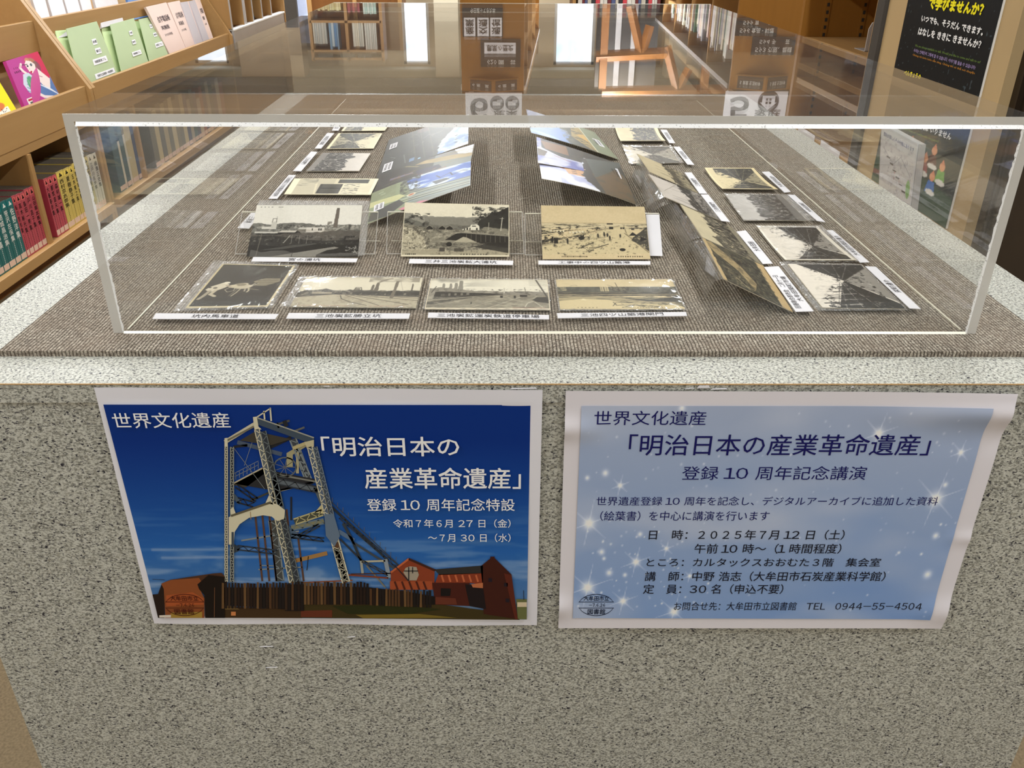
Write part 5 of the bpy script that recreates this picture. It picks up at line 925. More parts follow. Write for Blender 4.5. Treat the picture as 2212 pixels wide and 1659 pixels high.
# ================================================================== LEFT WALL OF SHELVING
XL = -1.6
def slope_x(z): return XL - .587*(z-.531)
ordn = ['nearest', 'second nearest', 'third nearest', 'fourth nearest', 'fifth nearest', 'sixth nearest', 'seventh nearest', 'eighth nearest', 'ninth nearest', 'tenth nearest', 'eleventh nearest', 'twelfth nearest', 'thirteenth nearest', 'fourteenth nearest', 'fifteenth nearest', 'sixteenth nearest']
def y_at_u(u, x, z):
    lo, hi = .2, 12.
    for _ in range(40):
        m = (lo+hi)/2; d = np.array([x, m, z])-CAM; uu = 1106+FPX*(d@Rt)/(d@Fw)
        if uu < u: lo = m
        else: hi = m
    return (lo+hi)/2
DIV = [y_at_u(119.5, XL, .09)]
def rack(ya, yb, label, divs):
    t = thing('display_rack', label, 'bookshelf', (XL-.2, (ya+yb)/2, 0)); th = .022
    prof = [(XL, .40), (XL, .531), (slope_x(1.35), 1.35), (-2.12, 1.35), (-2.12, 0), (XL-.02, 0), (XL-.02, .40)]
    for y in (ya, yb-th): MB().prism([(a, b) for a, b in prof], y, y+th, 1).build('side_board', 'wood', t)
    a, b = ya+th, yb-th
    MB().box((XL-.035, a, .432), (XL-.015, b, .543)).build('front_board', 'wood', t, .002)
    MB().box((XL-.155, a, .450), (XL-.035, b, .466)).build('tray', 'wood', t)
    MB().slab([(XL-.150, a, .466), (XL-.150, b, .466), (XL-.150-.587*.34, b, .80), (XL-.150-.587*.34, a, .80)], .012).build('back_board', 'wood', t)
    xu = slope_x(.775)-.012
    MB().box((xu-.02, a, .665), (xu, b, .775)).build('front_board', 'wood', t, .002)
    MB().box((xu-.15, a, .680), (xu-.02, b, .696)).build('tray', 'wood', t)
    MB().slab([(xu-.14, a, .696), (xu-.14, b, .696), (xu-.14-.587*.6, b, 1.3), (xu-.14-.587*.6, a, 1.3)], .012).build('back_board', 'wood', t)
    MB().box((XL-.45, a, .400), (XL-.022, b, .430)).build('shelf_board', 'wood', t)
    MB().box((XL-.45, a, .050), (XL, b, .086)).build('bottom_board', 'wood', t, .002)
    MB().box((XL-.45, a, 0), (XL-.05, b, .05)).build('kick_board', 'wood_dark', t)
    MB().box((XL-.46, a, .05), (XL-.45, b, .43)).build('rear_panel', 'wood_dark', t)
    for y in divs: MB().box((XL-.44, y-.011, .086), (XL-.012, y+.011, .400)).build('divider', 'wood_z', t)
    return t
YS = 2.765
ya2 = y_at_u(322, XL, .09)+.01
rack(.35, YS, 'nearer wooden display rack on the left, holding the magenta book', [DIV[0]-.9, DIV[0]])
rack(YS+.004, 4.70, 'farther wooden display rack on the left, holding the green folders', [ya2])
# ---- series books on the bottom shelf
def spine_book(y0, y1, c, h, label, group, txt=None, tc=(250, 246, 230), x=XL-.022, z0=.0865, depth=.15, tip=None, lab=True, cat='book'):
    t = thing('book', label, cat, (x-depth/2, (y0+y1)/2, z0), group)
    e = .0007; cvr = MB().box((x-depth, y0+e, z0), (x, y1-e, z0+h)).build('cover', mat_c(c), t, .0008)
    MB().box((x-depth+.002, y0+e+.0016, z0+h-.002), (x-.002, y1-e-.0016, z0+h+.0006)).build('page_block', 'leaf_dark', t)
    if tip is not None:
        m = MB(); m.box((x, y0+.002, z0+h*.885), (x+.0003, y1-.002, z0+h*.975), col(tip, 1.0)); cy = (y0+y1)/2; w_ = (y1-y0)*.24
        m.add([(x+.0005, cy-w_, z0+h*.90), (x+.0005, cy+w_, z0+h*.90), (x+.0005, cy+w_*.9, z0+h*.925), (x+.0005, cy+w_*.35, z0+h*.935), (x+.0005, cy+w_*.2, z0+h*.962), (x+.0005, cy-w_*.4, z0+h*.962), (x+.0005, cy-w_*.5, z0+h*.93)], [(0, 1, 2, 3, 4, 5, 6)], col(tc, 1.0)); m.build('crest', 'ink', cvr)
    if txt:
        m = MB(); st = min(.5*h/len(txt), (y1-y0)*.95); put_vtext(m, txt, (x+.0005, (y0+y1)/2, z0+h*.86), (0, 0, -st), (0, (y1-y0)*.62, 0), col(tc, 1.0), .01)
        for k in range(9): m.box((x, (y0+y1)/2-.0012, z0+h*.34-k*.006), (x+.0004, (y0+y1)/2+.0012, z0+h*.34-k*.006+.0035), col(tc, .8))
        m.build('lettering', 'ink', cvr)
    if lab: MB().box((x, y0+.0025, z0+.005), (x+.0004, y1-.0025, z0+.024)).build('shelf_label', mat_c((226, 198, 182)), cvr)
    return t
_mc = {}
def mat_c(c, rough=.4):
    if c not in _mc: _mc[c] = plain('cloth_%d_%d_%d' % tuple(c), c, rough, .4, .03, 30)
    return _mc[c]
TEAL, RED, YEL, PYL, WHT = (22, 104, 106), (188, 76, 92), (214, 192, 104), (206, 192, 136), (218, 214, 200)
def run(us, c, key, names, tc, h=.211, tip=None, grp=None):
    for i, (a, b) in enumerate(zip(us[:-1], us[1:])):
        y0, y1 = y_at_u(a, XL-.022, .0865), y_at_u(b, XL-.022, .0865)
        spine_book(y0, y1, c, h-.002*((i*7) % 3), '%s %s on the bottom shelf of the left rack' % (ordn[i], key), grp, names[i % len(names)], tc, tip=tip)
run([-36, -24, -12, 0.5, 11.5, 23.5, 37, 48.5, 60.5], TEAL, 'teal-spined book', ['多岐川恭集', '新田次郎集', '陳舜臣集', '黒岩重吾集', '水上勉集', '結城昌治集', '笹沢左保集', '佐野洋集'], (236, 240, 236), tip=(30, 120, 122), grp='teal series books')
run([60.5, 67, 76, 85, 94, 103.5, 113.5], RED, 'red-spined book before the divider', ['鮎川哲也集', '高木彬光集', '島田一男集', '戸川昌子集', '山田風太郎集', '梶山季之集'], (40, 16, 20), tip=(224, 110, 110), grp='red series books')
run([125, 132.5, 141, 150], RED, 'red-spined book beyond the divider', ['大藪春彦集', '都筑道夫集', '森村誠一集'], (40, 16, 20), tip=(224, 110, 110), grp='red series books')
run([150.5, 164, 175.5, 183, 190, 198, 206], YEL, 'yellow-spined book', ['西村京太郎集', '夏樹静子集', '五木寛之集', '野坂昭如集', '半村良集', '小松左京集'], (40, 34, 20), tip=(244, 220, 110), grp='yellow series books')
run([206, 214], PYL, 'pale yellow book', ['松本清張集'], (60, 52, 34), tip=(230, 216, 150), grp='pale series books')
run([214, 222, 231], WHT, 'white-spined book', ['江戸川乱歩集', '横溝正史集'], (40, 38, 34), tip=(226, 222, 210), grp='pale series books')
NAVY, DTEAL, TAN, OLIVE = (32, 62, 110), (28, 84, 96), (200, 184, 140), (104, 100, 82)
def run2(us, cs, hs, key, grp):
    for i, (a, b) in enumerate(zip(us[:-1], us[1:])):
        y0, y1 = y_at_u(a, XL-.03, .0865), y_at_u(b, XL-.03, .0865)
        spine_book(y0, y1, cs[i % len(cs)], hs[i % len(hs)], '%s %s behind the left pane' % (ordn[i], key), grp, None, x=XL-.03, depth=.2)
run2([262, 274, 278, 286, 290, 302, 318], [DTEAL, (214, 208, 190), DTEAL, (214, 208, 190), TAN, NAVY], [.27, .20, .27, .215, .29, .295], 'tall book of the dark blue and tan set', 'tall blue books')
run2([339, 349, 357, 366, 374, 382, 390, 397, 404, 411], [OLIVE, TAN, (92, 90, 80), (176, 160, 120), OLIVE, TAN, (120, 112, 88)], [.27, .25, .27, .26, .265], 'olive or tan book beyond the blue ones', 'olive and tan books')
run2([411, 418, 424, 431, 437, 444, 450, 457, 463, 470, 477, 484, 491], [NAVY, (170, 164, 150), DTEAL, NAVY, (196, 186, 170), (150, 84, 80)], [.25, .22, .26, .24, .2], 'small blue or grey book at the far end', 'far blue books')
# ---- leaning folders and booklets
def leaner(px, xt, xb, zb, m, name, label, cat, group=None, th=.003, hid=None):
    TL, TR = onx(xt, px[0]), onx(xt, px[1]); BR, BL = onx(xb, px[2]), onx(xb, px[3])
    def down(a, b): k = (a[2]-zb)/(a[2]-b[2]); return a+(b-a)*k
    BR, BL = down(TR, BR), down(TL, BL); q = [BL, BR, TR, TL]
    t = thing(name, label, cat, (BL+BR)/2, group); MB().slab(q, th).build('cover', m, t, .0006); return t, q
def stick(t, q, items, off=.0022):
    L = MB(); Wt = MB()
    for u, v, w_, h_, txt in items:
        P = [sheet_pt(q, a, b, off) for a, b in ((u, v), (u+w_, v), (u+w_, v+h_), (u, v+h_))]; Wt.slab(P, .0003)
        put_text(L, txt, sheet_pt(q, u+w_*.1, v+h_*.25, off+.0003), sheet_pt(q, u+w_*.9, v+h_*.25, off+.0003), (P[3]-P[0])*.5, L4((30, 30, 30)), .01, 1)
    wt = Wt.build('name_tag', 'paper', t); L.build('lettering', 'ink', wt)
XT, XB, ZB0 = -1.735, -1.665, .468
for k, (p, lb, items) in enumerate((([(143, 62), (209, 46), (253, 155), (172, 178)], 'nearest pale green folder, with four white name tags', [(.62, .70, .13, .08, '新聞'), (.62, .57, .16, .08, '朝日'), (.46, .44, .40, .08, '地域新聞切抜コラム'), (.40, .26, .54, .07, '荒尾市立図書館ー地域資料')]),
        ([(238, 53), (289, 39), (319, 128), (262, 153)], 'middle pale green folder, with three white name tags', [(.62, .75, .12, .07, '市報'), (.62, .60, .14, .07, '教育'), (.50, .42, .34, .07, '地域新聞コラム')]),
        ([(300, 42), (329, 35), (363, 117), (322, 128)], 'farthest pale green folder, beside the pink booklets', [(.55, .80, .16, .07, '市'), (.60, .64, .2, .07, '教育'), (.50, .45, .44, .08, '新聞コラム')]))):
    t, q = leaner(p, XT, XB, ZB0, 'green_front', 'file_folder', lb, 'folder')
    n = np.cross(q[1]-q[0], q[3]-q[0]); n /= np.linalg.norm(n)
    b = [q[0]-n*.022+[0, -.045, 0], q[1]-n*.030+[0, .02, 0], q[2]-n*.030+[0, .018, .006], q[3]-n*.022+[0, -.05, .006]]
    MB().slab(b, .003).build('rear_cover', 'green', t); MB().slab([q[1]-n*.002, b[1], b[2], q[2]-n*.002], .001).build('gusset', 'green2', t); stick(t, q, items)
PT = [('電子電話帳', '実施版')]
for k, (p, lb) in enumerate((([(315, 15), (359, 5), (400, 101), (367, 117)], 'wide pale pink booklet beside the green folders'), ([(362, 6), (388, 1), (423, 95), (401, 101)], 'second pale pink booklet from the green folders'), ([(405, 3), (410, 2), (440, 91), (438, 92)], 'thin pink booklet wedged between the two grey bindings'), ([(420, -2), (431, -4), (461, 83), (453, 87)], 'farthest pale pink booklet by the end board'))):
    t, q = leaner(p, XT+.004, XB, ZB0, 'pink', 'booklet', lb, 'booklet', th=.012)
    if k != 2:
        L = MB(); 
        for v, s, h_ in ((.72, '点字電話帳', .10), (.60, '実施版', .07), (.50, '2025年版', .04)): a, b = sheet_pt(q, .22, v, .0006), sheet_pt(q, .85 if v > .65 else .65, v, .0006); put_text(L, s, a, b, (q[3]-q[0])*h_, L4((60, 50, 60)), .01, 1)
        for v in (.20, .14): a, b = sheet_pt(q, .2, v, .0006), sheet_pt(q, .75, v, .0006); put_text(L, '大牟田市立図書館', a, b, (q[3]-q[0])*.03, L4((120, 80, 90)), 0, 1)
        L.build('lettering', 'ink', t)
for k, (p, lb) in enumerate((([(390, 5), (405, 3), (438, 92), (424, 96)], 'nearer grey comb binding standing among the pink booklets'), ([(410, 2), (421, 0), (453, 87), (441, 91)], 'farther grey comb binding standing among the pink booklets'))):
    leaner(p, XT+.012, XB+.008, ZB0, 'lilac', 'bound_booklet', lb, 'booklet', th=.014)
XT2, XB2 = slope_x(.775)-.13, slope_x(.775)-.05
for k, (p, lb) in enumerate((([(58, -40), (86, -46), (107, 34), (83, 40)], 'nearest white booklet on the upper tray'), ([(90, -46), (120, -52), (142, 25), (113, 33)], 'second white booklet on the upper tray'), ([(124, -52), (152, -56), (173, 17), (146, 25)], 'third white booklet on the upper tray'), ([(156, -58), (180, -62), (198, 13), (177, 17)], 'fourth white booklet on the upper tray'), ([(186, -62), (232, -72), (254, 2), (207, 13)], 'wide white booklet on the upper tray'))):
    t, q = leaner(p, XT2, XB2, .70, mat_c((196, 192, 194)), 'booklet', lb, 'booklet', th=.012)
    m = MB(); P = [sheet_pt(q, a, b, .0008) for a, b in ((.55, .21), (.80, .21), (.80, .25), (.55, .25))]; m.slab(P, .0004); m.build('yellow_sticker', mat_c((232, 196, 60)), t)
t, q = leaner([(262, -76), (300, -84), (318, -6), (276, 2)], XT2, XB2, .70, mat_c((70, 116, 176)), 'booklet', 'blue-covered booklet, farthest on the upper tray', 'booklet', th=.012)
t, q = leaner([(12, 132), (81, 111), (127, 203), (52, 228)], -1.70, -1.655, .468, mat_c((196, 60, 140)), 'comic_book', 'magenta comic book with a drawn woman applying make-up', 'book', th=.012)
g = Pic(84, 110, (188, 66, 148)); g.put(np.clip((g.X-.35-.2*(1-g.Y))*2.2, 0, 1), (204, 44, 84)); SK, HR, BLU = (240, 224, 220), (176, 120, 92), (92, 124, 178)
g.ell(.64, .80, .17, .14, HR); g.ell(.76, .72, .11, .13, (110, 84, 90), .7); g.ell(.57, .90, .07, .05, (196, 140, 104)); g.poly([(.46, .84), (.50, .68), (.60, .60), (.70, .66), (.74, .78), (.66, .86), (.54, .90)], SK); g.poly([(.60, .62), (.74, .70), (.96, .42), (.84, .20), (.66, .36)], SK)
g.ell(.52, .785, .026, .022, (36, 44, 64)); g.ell(.63, .79, .034, .030, (36, 44, 64)); g.ell(.63, .79, .014, .012, (150, 170, 190)); g.ell(.55, .66, .030, .022, (176, 24, 56)); g.ell(.54, .72, .010, .012, (206, 160, 156)); g.line(.53, .82, .36, .84, .014, (70, 20, 60)); g.path([(.36, .86), (.30, .80), (.34, .72), (.40, .66)], .045, SK); [g.line(.30+.02*i, .86, .29+.02*i, .80, .006, (190, 120, 140)) for i in range(3)]
g.poly([(.30, .66), (.46, .66), (.60, .50), (.58, .26), (.44, .18), (.26, .30), (.20, .48)], (206, 216, 230)); [g.line(.24+.03*i, .34+.06*i, .40+.02*i, .22+.06*i, .012, BLU) for i in range(5)]; g.ell(.42, .44, .11, .17, (88, 160, 120)); g.ell(.47, .36, .06, .10, (96, 140, 176), .8); g.line(.36, .54, .40, .30, .014, (150, 206, 150), .7)
g.poly([(.60, .52), (.70, .34), (.84, .22), (1, .48), (1, .02), (.62, .02), (.52, .22)], BLU); [g.line(.58+.05*i, .40-.03*i, .80+.045*i, .24-.04*i, .014, (226, 232, 242)) for i in range(6)]; g.path([(.48, .22), (.60, .12), (.80, .06)], .055, SK); g.path([(.66, .60), (.70, .54), (.78, .50)], .01, (150, 60, 90))
g.rect(.12, .03, .38, .20, (236, 232, 228)); g.rect(.15, .14, .36, .18, (186, 40, 60)); g.rect(.17, .07, .34, .12, (90, 96, 92)); [g.rect(.12+.05*i, .80-.0*i, .14+.05*i, .83, (120, 30, 90)) for i in range(3)]; [g.rect(.10+.05*i, .72, .13+.05*i, .76, (110, 24, 84)) for i in range(4)]
print_grid('cover_print', pad(g, .26), q, t, 'ink', .0006, None, 1.0)
t, q = leaner([(-60, 198), (-4, 172), (36, 238), (-24, 268)], -1.70, -1.655, .468, mat_c((240, 222, 20)), 'comic_book', 'yellow book with white dotted panel at the left picture edge', 'book', th=.012)
g = Pic(60, 80, (240, 222, 20)); g.rect(0, 0, .80, .36, (240, 236, 224)); g.ell(.45, .42, .3, .12, (214, 120, 60)); r_ = random.Random(2); [g.rect(x, y, x+.02, y+.03, (60, 60, 70)) for x, y in [(r_.uniform(.05, .75), r_.uniform(.05, .32)) for _ in range(26)]]; g.rect(.2, .03, .62, .10, (196, 40, 50)); print_grid('cover_print', pad(g, .26), q, t, 'ink', .0006, None, 1.0)
# ---- pigeonhole shelf farther along, and what stands beyond it
pz = .563
t = thing('pigeonhole_shelf', 'low wooden pigeonhole shelf with grey ledges beyond the display racks', 'shelf', (XL-.2, 6.2, 0))
ye = y_at_u(611, XL, pz)
MB().box((XL-.01, 4.72, .45), (XL+.005, ye, pz-.012)).build('ledge_board', 'silver', t)
MB().box((XL-.03, 4.72, pz-.012), (XL+.012, ye, pz)).build('ledge', 'white', t, .003)
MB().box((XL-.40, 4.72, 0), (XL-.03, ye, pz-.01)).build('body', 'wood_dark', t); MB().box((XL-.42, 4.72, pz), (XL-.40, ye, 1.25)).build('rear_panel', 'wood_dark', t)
MB().box((XL-.40, 4.72, 1.23), (XL, ye, 1.25)).build('top_board', 'wood_z', t)
for u, w_ in ((503, .02), (532, .05), (549, .014), (568.5, .014), (588, .014)):
    y = y_at_u(u, XL, pz); MB().box((XL-.39, y-w_/2, pz), (XL-.004, y+w_/2, 1.23)).build('divider', 'wood_z', t)
    MB().box((XL-.004, y-w_/2, pz), (XL, y+w_/2, 1.23)).build('metal_edge', 'silver', t)
MB().box((XL-.42, ye, 0), (XL+.01, ye+.03, 1.25)).build('end_panel', 'wood_z', t)
y_ = y_at_u(556, XL, pz)
tag(MB().slab([(XL-.05, y_, pz+.001), (XL-.05, y_+.28, pz+.001), (XL-.16, y_+.10, pz+.26), (XL-.16, y_-.15, pz+.26)], .01).build('booklet', mat_c((24, 70, 92))), 'dark blue booklet slumped in a pigeonhole of the far shelf', 'booklet')
def obox(name, px0, px1, y, d, z0, z1, m, label, cat):
    a, b = ony(y, (px0, 10))[0], ony(y, (px1, 10))[0]; t = MB().box((a, y, z0), (b, y+d, z1)).build(name, m); tag(t, label, cat); return t
obox('dark_panel', 612, 640, 8.2, .05, 0, 1.6, 'darkgrey', 'dark grey free-standing panel behind the pigeonhole shelf', 'panel')
obox('poster_board', 641, 661, 8.3, .04, 0.1, 1.5, mat_c((190, 204, 238)), 'pale blue notice board right of the dark grey panel', 'notice board')
t = thing('wooden_cabinet', 'low wooden cabinet at the far end, seen above the cover edge', 'cabinet', (ony(8.6, (690, 10))[0], 8.7, 0))
a, b = ony(8.6, (664, 10))[0], ony(8.6, (868, 10))[0]
MB().box((a, 8.62, 0), (b, 9.0, .62)).build('body', 'wood_dark', t); MB().box((a-.02, 8.6, .62), (b+.02, 9.02, .66)).build('top_board', 'wood_edge', t); MB().box((a, 8.6, 0), (a+.04, 8.62, .62)).build('frame_post', 'wood_z', t); MB().box((b-.04, 8.6, 0), (b, 8.62, .62)).build('frame_post', 'wood_z', t)
MB().box(((a+b)/2-.02, 8.6, 0), ((a+b)/2+.02, 8.62, .62)).build('frame_post', 'wood_z', t)
# ================================================================== FAR BOOKCASE, SEEN MIRRORED IN THE COVER
yF = 11.7
def mz(v, y=yF, u=750): return mirrored(u, v, y)[2]
def mx(u, v=80, y=yF): return mirrored(u, v, y)[0]
xa, xm, xb = mx(672), mx(750), mx(825)
t = thing('tall_bookcase', 'tall wooden bookcase against the far wall, mirrored in the cover left of the window', 'bookcase', ((xa+xb)/2, yF+.15, 0)); zt = mz(132)
for x in (xa, xm, xb): MB().box((x-.02, yF, 0), (x+.02, yF+.32, zt)).build('upright', 'wood_z', t)
ZR = [.25, .62, .99, 1.36, mz(47), mz(110), zt-.03]
for z in ZR: MB().box((xa, yF, z-.015), (xb, yF+.32, z+.015)).build('shelf_board', 'wood', t)
MB().box((xa, yF+.32, 0), (xb, yF+.34, zt)).build('rear_panel', 'wood_dark', t)
def row(x0, x1, y, z, hs, cs, lab, grp, wr=(.022, .04), d=.2, rs=1):
    r = random.Random(rs); x = x0; i = 0; proto = {}
    while x < x1-wr[1]:
        w_ = r.uniform(*wr); h = hs[i % len(hs)]*r.uniform(.97, 1.0); c = cs[i % len(cs)]
        tag(MB().box((x, y+.02, z), (x+w_-.003, y+.02+d, z+h)).build('book', mat_c(c)), lab, 'book', grp); x += w_; i += 1
row(xa+.03, xm-.03, yF, ZR[3]+.016, [.33, .34], [(206, 198, 146), (196, 186, 130), (214, 206, 160)], 'khaki volume in the mirrored far bookcase, lower left compartment', 'khaki volumes in the far bookcase', rs=1)
row(xm+.03, mx(785), yF, ZR[3]+.016, [.36, .34], [(150, 70, 76), (120, 60, 60)], 'dark red volume in the mirrored far bookcase', 'red volumes in the far bookcase', rs=2)
row(mx(788), xb-.03, yF, ZR[3]+.016, [.38], [(196, 214, 206), (170, 200, 190)], 'pale green volume in the mirrored far bookcase', 'pale green volumes in the far bookcase', rs=3)
row(xa+.03, mx(708), yF, ZR[4]+.016, [.27], [(200, 200, 190), (186, 190, 184)], 'grey-white volume in the mirrored far bookcase, upper left compartment', 'grey-white volumes in the far bookcase', rs=4)
row(mx(711), mx(735), yF, ZR[4]+.016, [.36, .30, .30], [(120, 160, 190), (190, 206, 214), (90, 140, 186)], 'blue-striped volume in the mirrored far bookcase', 'blue volumes in the far bookcase', rs=5)
row(mx(762), mx(788), yF, ZR[4]+.016, [.30], [(214, 216, 204), (196, 200, 190)], 'white volume in the mirrored far bookcase, shorter set', 'short white volumes in the far bookcase', rs=6)
row(mx(788), xb-.05, yF, ZR[4]+.016, [.38], [(212, 214, 206), (200, 206, 198)], 'white volume in the mirrored far bookcase, taller set', 'tall white volumes in the far bookcase', rs=7)
for k, (u0, u1) in enumerate(((684, 716), (732, 764), (770, 800))):
    a, b = mx(u0), mx(u1); p = MB().box((a, yF-.012, ZR[5]+.03), (b, yF-.002, ZR[6]-.02)).build('header_plate', 'black', t)
    L = MB(); put_text(L, '２１０', (a+.1, yF-.014, ZR[5]+.06), (b-.1, yF-.014, ZR[5]+.06), (0, 0, .06), L4((220, 220, 220)), .01, 1); L.build('lettering', 'ink', t)
# ================================================================== THE TWO NUMBERED SHELVES
def sign_text(L, txt, x0, x1, z0, z1, y, c=(226, 224, 218), bold=.012): put_text(L, txt, (x0, y, z0), (x1, y, z0), (0, 0, z1-z0), L4(c), bold, 3 if len(txt) < 3 else 1)
yE = 4.8
_h = ray(1217, -148); H1 = np.array([_h[0], _h[1], 0]); H1 /= np.linalg.norm(H1); H2 = np.array([1., 0, 0])
def shelf_unit(u0, u1, vt, length, label, books):
    A = mirrored(u0, vt, yE); B = mirrored(u1, vt, yE); W_ = B[0]-A[0]; zt = A[2]; o = np.array([A[0], yE, 0])
    def P(a, b, z): return o + H2*a + H1*b + np.array([0, 0, z])
    def bx(name, a0, a1, b0, b1, z0, z1, m, par): return MB().hexa([P(a0, b0, z0), P(a1, b0, z0), P(a1, b1, z0), P(a0, b1, z0)], [P(a0, b0, z1), P(a1, b0, z1), P(a1, b1, z1), P(a0, b1, z1)]).build(name, m, par)
    t = thing('double_bookshelf', label, 'bookshelf', P(W_/2, length/2, 0))
    bx('end_panel', 0, W_, 0, .03, 0, zt, 'wood_orange', t); bx('centre_panel', W_/2-.01, W_/2+.01, .03, length, .05, zt-.03, 'wood_dark', t); bx('top_board', -.01, W_+.01, .03, length, zt-.03, zt, 'silver', t); bx('end_panel', 0, W_, length, length+.03, 0, zt, 'wood_orange', t); bx('kick_board', .02, W_-.02, .03, length, 0, .08, 'silver', t)
    for z in (.10, .46, .82, 1.18): bx('shelf_board', .005, W_-.005, .03, length, z-.02, z, 'wood', t)
    nb = int(length/.9)
    for k in range(1, nb): bx('upright', .01, W_-.01, k*length/nb-.012, k*length/nb+.012, .08, zt-.03, 'wood_z', t)
    if books:
        r = random.Random(books); CS = [(226, 224, 218), (236, 232, 226), (206, 196, 176), (70, 104, 84), (196, 190, 196), (110, 70, 60), (226, 206, 200), (86, 80, 84), (210, 214, 204), (232, 226, 205), (150, 150, 156), (214, 208, 190)]
        for z, side in ((1.182, 0), (.822, 0)):
            b = .06; n = 0
            while b < length-.1 and n < (70 if side == 0 else 24):
                w_ = r.uniform(.022, .055)
                if r.random() < .06: b += w_*1.5; continue
                kf = (b/(length/nb)) % 1
                if kf > .93 or kf < .02: b += w_*.5; continue
                h = r.uniform(.20, .315); d = r.uniform(.13, W_/2-.03); a0 = .012 if side == 0 else W_-.012-d
                m = MB().hexa([P(a0, b, z), P(a0+d, b, z), P(a0+d, b+w_-.003, z), P(a0, b+w_-.003, z)], [P(a0, b, z+h), P(a0+d, b, z+h), P(a0+d, b+w_-.003, z+h), P(a0, b+w_-.003, z+h)])
                tag(m.build('book', mat_c(r.choice(CS))), 'library book on the %s shelf of the bookshelf numbered 5' % ({1.182: 'top', .822: 'second'}[z] + (' left-side' if side == 0 else ' right-side')), 'book', 'books of bookshelf 5, %s side, %s row' % ('left' if side == 0 else 'right', 'top' if z > 1 else 'second')); b += w_; n += 1
    return t, A, B, zt
t5, A5, B5, z5 = shelf_unit(1575, 1716, 193, 5.2, 'long wooden bookshelf whose end panel carries the number 5 signs', 4)
t6, A6, B6, z6 = shelf_unit(998, 1131, 196, 3.6, 'wooden bookshelf whose end panel carries the number 6 signs', 0)
def plate(par, u0, v0, u1, v1, lines, y=yE-.010, m='black'):
    a = mirrored(u0, v0, y); b = mirrored(u1, v1, y); x0, x1, z0, z1 = a[0], b[0], a[2], b[2]
    sp = MB().box((x0, y, z0), (x1, y+.008, z1)).build('sign_plate', m, par); L = MB()
    for (uu0, uu1, f0, f1, s) in lines: sign_text(L, s, x0+(x1-x0)*uu0, x0+(x1-x0)*uu1, z0+(z1-z0)*f0, z0+(z1-z0)*f1, y-.002, (226, 224, 218) if m == 'black' else (50, 48, 46))
    L.build('lettering', 'ink', sp)
# (z grows with v in the mirror image)
plate(t5, 1592, 38, 1677, 78, [(.10, .92, .16, .42, '596 食品・料理'), (.16, .86, .58, .82, '599 育　　児')][::-1] and [(.10, .92, .56, .84, '596 食品・料理'), (.16, .86, .14, .40, '599 育　　児')])
plate(t5, 1627, 79, 1714, 119, [(.16, .86, .14, .40, '594 手　　芸'), (.08, .94, .56, .86, '593 衣服、裁縫')], y=yE-.012)
plate(t6, 998, 10, 1086, 80, [(.20, .82, .10, .26, '今日返ってきた本')])
for u0, s in ((1002, '産業'), (1031, '交通'), (1059, '通信')):
    a, b = mirrored(u0, 38, yE-.014), mirrored(u0+25, 78, yE-.014); MB().box((a[0], yE-.016, a[2]), (b[0], yE-.010, b[2])).build('sign_card', 'paper', t6); L = MB()
    put_vtext(L, s, ((a[0]+b[0])/2, yE-.018, b[2]-.008), (0, 0, -(b[2]-a[2]-.016)/2), ((b[0]-a[0])*.8, 0, 0), L4((50, 48, 46)), .02); L.build('lettering', 'ink', t6)
plate(t6, 1038, 84, 1124, 145, [(.16, .40, .74, .90, '620'), (.45, .88, .74, .90, '園　芸')])
plate(t6, 1046, 92, 1114, 116, [(.08, .92, .22, .80, '農業の歴史')], y=yE-.016, m='paper')
def prism_sign(par, u0, u1, v0, v1, txt):
    a, b = mirrored(u0, v0, yE), mirrored(u1, v1, yE); x0, x1, z0, z1 = a[0], b[0], a[2], b[2]; xm_ = (x0+x1)/2; yy = yE-.09
    MB().prism([(x0, yE-.001), (xm_, yy), (x1, yE-.001)], z0, z1, 2).build('angled_sign', 'wood_orange', par)
    for (p, q_, s) in (((x0, yE), (xm_, yy), 0), ((xm_, yy), (x1, yE), 1)):
        p, q_ = np.array([*p, 0]), np.array([*q_, 0]); d = q_-p; n = np.array([d[1], -d[0], 0]); n /= np.linalg.norm(n); e = .08
        c = [p+d*e, p+d*(1-e)]; zz0, zz1 = z0+(z1-z0)*.1, z0+(z1-z0)*.9
        MB().slab([c[0]+n*.004+[0, 0, zz0], c[1]+n*.004+[0, 0, zz0], c[1]+n*.004+[0, 0, zz1], c[0]+n*.004+[0, 0, zz1]], .003).build('sign_plate', 'black', par)
        L = MB(); put_text(L, txt, c[0]*.9+c[1]*.1+n*.006+[0, 0, z0+(z1-z0)*.38], c[0]*.1+c[1]*.9+n*.006+[0, 0, z0+(z1-z0)*.38], (0, 0, (z1-z0)*.26), L4((226, 224, 218)), .015, 1); L.build('lettering', 'ink', par)
prism_sign(t5, 1590, 1700, 160, 193, '5 家庭 生活科学'); prism_sign(t6, 1012, 1120, 168, 196, '6 産　業')
